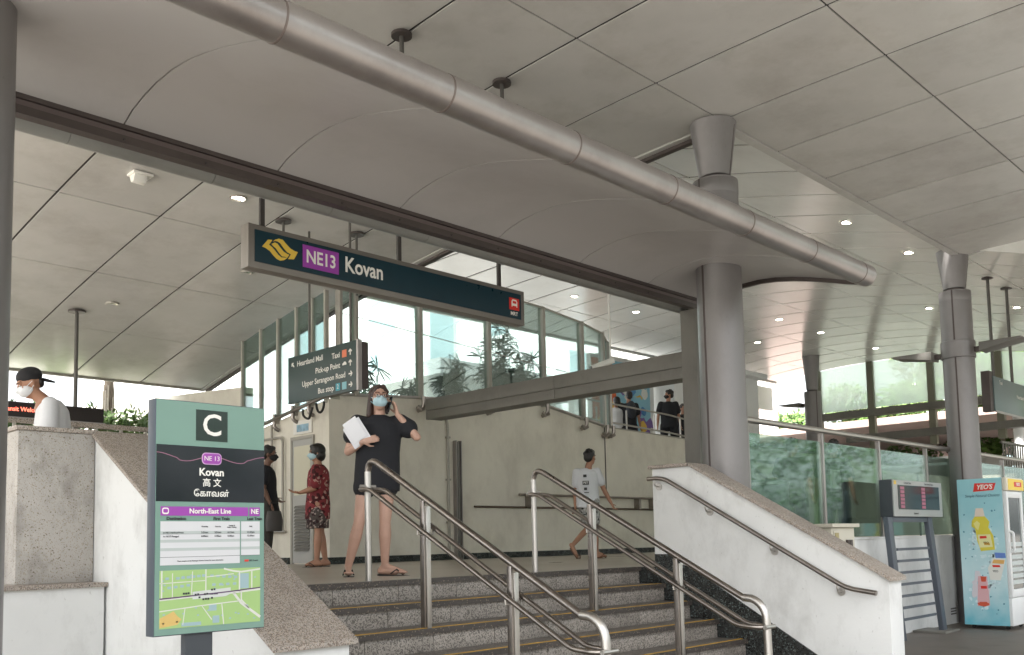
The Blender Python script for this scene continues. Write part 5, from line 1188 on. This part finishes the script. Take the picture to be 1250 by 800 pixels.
def skirt(z_top, z_bot, r0, r1, dp=.8):
    def f(q, J, U, W, sc, T):
        a = (J['hpR']-J['hpL']).normalized(); fw = a.cross(Vector((0, 0, 1))).normalized(); b_ = J['root']; pv = J['pelvis']
        q.loft([(Vector((pv.x, pv.y, b_.z+z_top*sc)), r0*sc, r0*dp*sc, a, fw), (Vector((pv.x, pv.y, b_.z+(z_top*.5+z_bot*.5)*sc)), (r0*.4+r1*.6+.01)*sc, r1*dp*sc, a, fw), (Vector((pv.x, pv.y, b_.z+z_bot*sc)), r1*sc, r1*dp*sc, a, fw)], 28)
    return f
def trousers(r=.078, r1=.06):
    def f(q, J, U, W, sc, T):
        shorts(.5)(q, J, U, W, sc, T)
        for s_ in ('L', 'R'): q.cap(J['hp'+s_], J['kn'+s_], .095*sc, r*sc, 14); q.cap(J['kn'+s_], J['an'+s_], r*sc, r1*sc, 14)
    return f
def sandals(m, strap=True, sole=None):
    def f(t, J, sc):
        for s_ in ('L', 'R'):
            a, to = J['an'+s_], J['to'+s_]; d = (to-a); flat = Vector((d.x, d.y, 0)).normalized(); pitch = math.atan2(to.z-.03*sc-(a.z-.085*sc), Vector((d.x, d.y)).length)
            dd = (flat*math.cos(pitch)+Vector((0, 0, math.sin(pitch)))); s = dd.cross(Vector((0, 0, 1))).normalized(); n = s.cross(dd); base = Vector((a.x, a.y, 0))+Vector((0, 0, a.z-.098*sc))-dd*.065*sc
            L_ = (to-a).length+.11*sc; p = []
            for u, w_ in ((0, .022), (.08, .034), (.3, .032), (.6, .040), (.85, .046), (.97, .034), (1.0, .012)): p.append((u*L_, w_*sc))
            up = [base+dd*u+s*w_ for u, w_ in p]+[base+dd*u-s*w_ for u, w_ in p[::-1]]; q = MB(); k = len(up)
            q.add([v for v in up]+[v+n*.016*sc for v in up], [tuple(range(k)), tuple(range(2*k-1, k-1, -1))]+[(i, i+k, (i+1) % k+k, (i+1) % k) for i in range(k)])
            obj('sandal', q, m, t, smooth=False)
            c = base+dd*L_*.80+n*.018*sc; r = MB()
            for g in (-1, 1): r.tube([c, c-dd*.05*sc+s*g*.032*sc+n*.05*sc, c-dd*.10*sc+s*g*.046*sc+n*.008*sc], .006*sc, 8)
            r.cap(c, c+n*.02*sc, .005*sc, .005*sc, 6); obj('strap', r, m, t)
    return f
# woman on the phone -------------------------------------------------
Jw = dict(root=(0, 0, 0), head=(.015, .03, 1.565), neck=(.02, .0, 1.405), chest=(.0, -.01, 1.22), pelvis=(-.01, 0, .88), shL=(-.175, .02, 1.355), shR=(.205, -.02, 1.365),
    elL=(-.255, .04, 1.09), wrL=(-.125, .17, 1.165), elR=(.345, .06, 1.215), wrR=(.175, .05, 1.42), hpL=(-.10, 0, .86), hpR=(.085, 0, .86), knL=(-.165, .02, .47), knR=(.06, .03, .48),
    anL=(-.265, -.06, .085), anR=(.055, -.02, .095), toL=(-.255, .10, .035), toR=(.215, .06, .03))
def w_extra(t, J, T, U, W, H, HM, sc):
    g = MB()
    for q in (-1, 1):
        c = H(q*.034, .098, .006); g.tube([c+HM @ Vector((math.cos(a)*.027, 0, math.sin(a)*.021)) for a in [i*math.pi/8 for i in range(17)]], .0022, 6)
        g.tube([H(q*.060, .094, .010), H(q*.080, -.005, .012)], .002, 6)
    g.tube([H(-.008, .102, .010), H(.008, .102, .010)], .002, 6); obj('glasses', g, mat('glasses_rim', (.10, .03, .02), .3), t)
wm = person(5.09, 6.64, 0, 'person in oversized black t-shirt and blue mask on the top step, phone at the ear', Jw, dict(dir=(.22, .95, .10)),
    dict(skin=M_skin, leg=1.02), [('t_shirt', M_clothk, tee(.205, .135, .74, .205, .46, .068, .05, .014), .010), ('shorts', M_clothk, shorts(.22, .104, .104), .010)],
    sandals(M_rubber), hair_long(M_hairb), M_mask, 1.0, .0062, hands=dict(L=((.9, .35, .2), (.2, -.9, .1), .55), R=((-.25, .0, .95), (-.85, .3, -.2), .45)), extra=w_extra)
def wt(x, y, z, p):
    W = Vector((-x, -y, 0)).normalized(); U = Vector((-W.y, W.x, 0)); return Vector((x, y, z))+U*p[0]+W*p[1]+Vector((0, 0, p[2]))
ph = thing('mobile_phone', 'black mobile phone held to the ear of the woman in black', 'phone', tuple(wt(5.09, 6.64, 0, (.13, .05, 1.50))))
Wd = Vector((-5.09, -6.64, 0)).normalized(); Ud = Vector((-Wd.y, Wd.x, 0))
def slab(c, a, b_, n, la, lb, ln):
    c = Vector(c); vs = [c+a*i*la/2+b_*j*lb/2+n*k*ln/2 for k in (-1, 1) for i, j in ((-1, -1), (1, -1), (1, 1), (-1, 1))]
    return MB().add(vs, [(3, 2, 1, 0), (4, 5, 6, 7), (0, 1, 5, 4), (1, 2, 6, 5), (2, 3, 7, 6), (3, 0, 4, 7)])
u1 = (Ud*.25+Vector((0, 0, .95))).normalized(); u2 = (Wd*.9+Ud*.3).normalized(); u3 = u1.cross(u2).normalized(); u2 = u3.cross(u1).normalized()
obj('body', slab(wt(5.09, 6.64, 0, (.108, .06, 1.505)), u1, u2, u3, .145, .07, .009), M_black, ph, bevel=.003)
pa = thing('paper_stack', 'sheaf of white papers held against the chest of the woman in black', 'papers', tuple(wt(5.09, 6.64, 0, (-.15, .2, 1.2))))
rnd = random.Random(2)
for k in range(7):
    a1 = (Ud*.48+Vector((0, 0, -.80))+Wd*.12).normalized(); a2 = (Ud*.85+Vector((0, 0, .42))+Wd*(.20+.02*k)).normalized(); a3 = a1.cross(a2).normalized(); a2 = a3.cross(a1)
    c = wt(5.09, 6.64, 0, (-.185+.003*k, .15+.004*k, 1.225+.005*k)); obj('sheet', slab(c, a1, a2, a3, .205, .145, .0022), M_paper, pa)
a2b = (Ud*.75+Vector((0, 0, .60))+Wd*.35).normalized(); obj('sheet', slab(wt(5.09, 6.64, 0, (-.195, .175, 1.265)), a1, (a2b-a1*a2b.dot(a1)).normalized(), a1.cross(a2b).normalized(), .20, .14, .002), M_paper, pa)
# woman in red -------------------------------------------------------
Jl = dict(root=(0, 0, 0), head=(-.01, 0, 1.49), neck=(.015, 0, 1.33), chest=(.0, 0, 1.15), pelvis=(.0, 0, .85), shL=(-.02, .13, 1.28), shR=(.06, -.12, 1.28), elL=(-.03, .20, 1.02), wrL=(-.22, .17, .96),
    elR=(-.02, -.18, 1.03), wrR=(-.20, -.12, .98), hpL=(-.0, .09, .82), hpR=(.01, -.09, .82), knL=(.01, .09, .46), knR=(.04, -.08, .46), anL=(-.01, .10, .09), anR=(.10, -.08, .09), toL=(-.14, .11, .03), toR=(-.03, -.08, .03))
def l_floral(q, J, U, W, sc, T): tee(.175, .145, .62, .17, .85, .062, .12)(q, J, U, W, sc, T)
person(7.02, 10.45, 0, 'person with black bob, red floral blouse and blue mask by the louvred door', Jl, dict(dir=(-1, .06, -.05)), dict(skin=M_skin2, leg=1.0),
    [('blouse', M_floral, l_floral, .012), ('skirt', M_floral2, skirt(.80, .50, .165, .175, .85), .012)], sandals(M_rubber), hair_bob(M_hair), M_mask, 1.0, .010, hands=dict(L=((-.95, .1, .1), (0, .2, .9), .3), R=((-.95, .1, 0), (0, .2, .9), .3)))
# person in black, partly behind the pylon --------------------------
Jm = dict(root=(0, 0, 0), head=(.02, 0, 1.53), neck=(-.02, 0, 1.38), chest=(-.03, 0, 1.18), pelvis=(-.02, 0, .88), shL=(-.05, .15, 1.32), shR=(-.03, -.15, 1.32), elL=(-.06, .20, 1.05), wrL=(.03, .22, .85), elR=(-.02, -.2, 1.05), wrR=(.1, -.2, .95),
    hpL=(-.03, .10, .86), hpR=(-.02, -.1, .86), knL=(-.02, .1, .48), knR=(.0, -.1, .48), anL=(-.04, .1, .09), anR=(-.02, -.1, .09), toL=(.10, .10, .03), toR=(.12, -.09, .03))
def m_extra(t, J, T, U, W, H, HM, sc):
    q = MB(); c = J['wrL']-Vector((0, 0, .22)); q.loft([(c+Vector((0, 0, .12)), .10, .05, U, W), (c, .12, .06, U, W), (c-Vector((0, 0, .14)), .11, .055, U, W)], 16); 
person(6.83, 11.35, 0, 'person in black with black mask, half hidden behind the pylon', Jm, dict(dir=(1, .15, -.03)), dict(skin=M_skin3, leg=1.05),
    [('t_shirt', M_clothk, tee(.19, .15, .72, .18, .6, .065, .1), .012), ('trousers', mat('charcoal_cloth', (.05, .045, .04), .8), trousers(), .012)], sandals(M_rubber), hair_short(M_hair), M_maskk, 1.0, .010)
bgp = Vector(wt(6.83, 11.35, 0, (.08, .22, .62))); hb_ = thing('hand_bag', 'dark grey hand bag held by the person half hidden behind the pylon', 'bag', tuple(bgp))
obj('bag_body', MB().loft([(bgp+Vector((0, 0, .13)), .10, .05, (1, 0, 0), (0, 1, 0)), (bgp, .13, .07, (1, 0, 0), (0, 1, 0)), (bgp-Vector((0, 0, .14)), .12, .06, (1, 0, 0), (0, 1, 0))], 18), mat('bag_leather', (.06, .055, .05), .5), hb_)
obj('strap', MB().tube([bgp+Vector((-.08, 0, .12)), bgp+Vector((-.05, 0, .24)), bgp+Vector((.05, 0, .24)), bgp+Vector((.08, 0, .12))], .01, 8), M_rubber, hb_)
# boy ------------------------------------------------------------------
Jb = dict(root=(0, 0, 0), head=(.03, 0, 1.52), neck=(-.0, 0, 1.37), chest=(-.03, 0, 1.15), pelvis=(-.02, 0, .86), shL=(-.18, .03, 1.30), shR=(.13, -.05, 1.31), elL=(-.20, .0, 1.02), wrL=(-.21, .03, .80), elR=(.22, -.10, 1.05), wrR=(.33, -.10, .83),
    hpL=(-.09, 0, .84), hpR=(.06, 0, .84), knL=(-.03, -.12, .46), knR=(.08, .02, .45), anL=(-.27, .12, .20), anR=(.09, .0, .095), toL=(-.20, .14, .04), toR=(.22, -.04, .03))
def b_extra(t, J, T, U, W, H, HM, sc):
    for (u, z, a, c) in ((-.055, 1.235, .05, .04), (-.045, 1.13, .095, .06), (-.05, 1.04, .045, .04), (-.035, .985, .07, .012)):
        obj('shirt_print', slab(T((u, .145, z)), U, Vector((0, 0, 1)), W, a, c, .006), mat('shirt_ink', (.05, .05, .05), .8), t)
    text('lettering', 'OBEY' if False else 'PST', .045, T((-.045, .150, 1.13)), U, (0, 0, 1), M_white, t, 'CENTER', bold=.001)
person(10.95, 9.1, 0, 'person in white t-shirt with dark back print, walking away past the cream wall', Jb, dict(dir=(.55, -.84, 0)), dict(skin=M_skin2, leg=.85),
    [('t_shirt', M_clothw, tee(.175, .125, .76, .185, .62, .062, .08), .011), ('shorts', M_greyc, shorts(.72, .095, .085), .011)], sandals(mat('sandal_brown', (.12, .06, .03), .6)), hair_short(M_hair), None, 1.0, .009, extra=b_extra)
# man in the cap -------------------------------------------------------
Jc = dict(root=(0, 0, 0), head=(-.06, .0, 1.60), neck=(.045, 0, 1.475), chest=(.12, 0, 1.22), pelvis=(.12, 0, .9), shL=(.09, .16, 1.42), shR=(.13, -.15, 1.42), elL=(.08, .25, 1.12), wrL=(-.1, .2, 1.0), elR=(.1, -.2, 1.1), wrR=(-.1, -.15, 1.0),
    hpL=(.12, .1, .9), hpR=(.12, -.1, .9), knL=(.12, .1, .5), knR=(.14, -.1, .5), anL=(.14, .1, .09), anR=(.16, -.1, .09), toL=(.0, .1, .03), toR=(.02, -.1, .03))
def cap_hat(t, H, HM, sc, J):
    e = MB(); e.ell(H(0, -.075, -.005), (.066*sc, .035*sc, .05*sc), 14, 10, HM); remesh(e, .007, 'hair', M_hair, t, 1)
    q = MB(); q.ell(H(0, -.022, .060), (.086*sc, .102*sc, .076*sc), 20, 12, HM); remesh(q, .008, 'cap', mat('cap_cloth', (.014, .014, .016), .8), t, 2)
    v = MB(); secs = []
    for k, (yy, w_, zz) in enumerate(((-.08, .070, .022), (-.12, .066, .0), (-.155, .055, -.024), (-.185, .030, -.042))): secs.append((H(0, yy, zz), w_*sc, .006*sc, HM @ Vector((1, 0, 0)), HM @ Vector((0, 0, 1))))
    v.loft(secs, 16); obj('cap_peak', v, MATS['cap_cloth'], t)
person(2.86, 8.45, 0, 'person in white polo shirt, white mask and backwards black cap behind the rough pedestal', Jc, dict(dir=(-.96, .22, -.42)), dict(skin=M_skin2, leg=1),
    [('polo_shirt', M_clothw, tee(.19, .135, .8, .185, .6, .066, .08), .011), ('trousers', MATS['charcoal_cloth'], trousers(), .014)], sandals(M_rubber), cap_hat, M_maskw, 1.06, .009)
# people on the raised walk ---------------------------------------------
def simple(x, y, z, label, hdir, skin, top, bot, sc=1.0, mask=None, group=None, lean=0, bob=False):
    J = dict(root=(0, 0, 0), head=(.02+lean, 0, 1.57), neck=(lean, 0, 1.42), chest=(lean*.6, 0, 1.2), pelvis=(0, 0, .9), shL=(-.17+lean, .04, 1.36), shR=(.17+lean, -.04, 1.36), elL=(-.24, .03, 1.08), wrL=(-.26, .08, .85), elR=(.23, -.05, 1.08), wrR=(.26, 0, .86),
        hpL=(-.1, 0, .86), hpR=(.1, 0, .86), knL=(-.13, .05, .48), knR=(.12, -.05, .48), anL=(-.18, .02, .09), anR=(.17, -.05, .09), toL=(-.14, .12, .03), toR=(.22, .06, .03))
    return person(x, y, z, label, J, dict(dir=hdir), dict(skin=skin), [('t_shirt', top, tee(.20, .14, .8, .19, .6, .07, .05), .018), ('trousers', bot, trousers(.085, .07), .018)], None, (hair_bob if bob else hair_short)(M_hair), mask, sc, .016, group=group)
simple(18.35, 12.75, 2.05, 'person in black t-shirt, trousers and black mask walking down the raised walk', (-.95, .2, 0), M_skin2, M_clothk, M_clothk, 1.02, M_maskk)
simple(19.6, 13.2, 2.0, 'person in black mostly hidden behind another walker in black, by the shutter jamb', (.5, .8, 0), M_skin2, M_clothk, M_clothk, .95)
p1 = simple(18.2, 14.2, 2.13, 'person in white top with dark bobbed hair before the orange mural', (-.5, -.8, 0), M_skin2, M_clothw, MATS['charcoal_cloth'], .97, bob=True)
simple(18.45, 14.0, 2.13, 'person in black with dark backpack before the blue part of the mural', (-.2, -.95, 0), M_skin2, M_clothk, M_clothk, 1.05)
bp = Vector((18.3, 13.8, 3.42)); bk = thing('backpack', 'dark grey backpack worn by the person before the mural', 'backpack', tuple(bp))
obj('bag_body', MB().ell(bp, (.15, .10, .22), 16, 12), mat('pack_cloth', (.03, .035, .045), .8), bk)
# people queueing behind the balustrade
simple(12.45, 6.55, 0, 'person whose dark hair shows above the balustrade rail, nearest the big column', (.6, -.7, 0), M_skin2, MATS['charcoal_cloth'], M_clothk, .99, group='people behind the balustrade')
simple(13.65, 6.5, 0, 'person in dark clothes with a pale grey bag behind the balustrade glass', (.2, -.9, 0), M_skin2, M_clothk, mat('navy_cloth', (.03, .04, .055), .8), 1.02, group='people behind the balustrade')
simple(14.25, 6.75, 0, 'person whose dark hair shows above the balustrade rail, furthest from the big column', (-.2, -.9, 0), M_skin2, MATS['charcoal_cloth'], M_clothk, 1.0, group='people behind the balustrade')
bg2 = Vector(wt(13.65, 6.5, 0, (.02, .20, 1.12))); sb = thing('sling_bag', 'pale grey sling bag on the back of the person behind the balustrade', 'bag', tuple(bg2))
obj('bag_body', MB().loft([(bg2+Vector((0, 0, .13)), .12, .05, (1, 0, 0), (0, 1, 0)), (bg2, .14, .06, (1, 0, 0), (0, 1, 0)), (bg2-Vector((0, 0, .15)), .14, .05, (1, 0, 0), (0, 1, 0))], 18), mat('bag_grey', (.34, .35, .34), .7), sb)
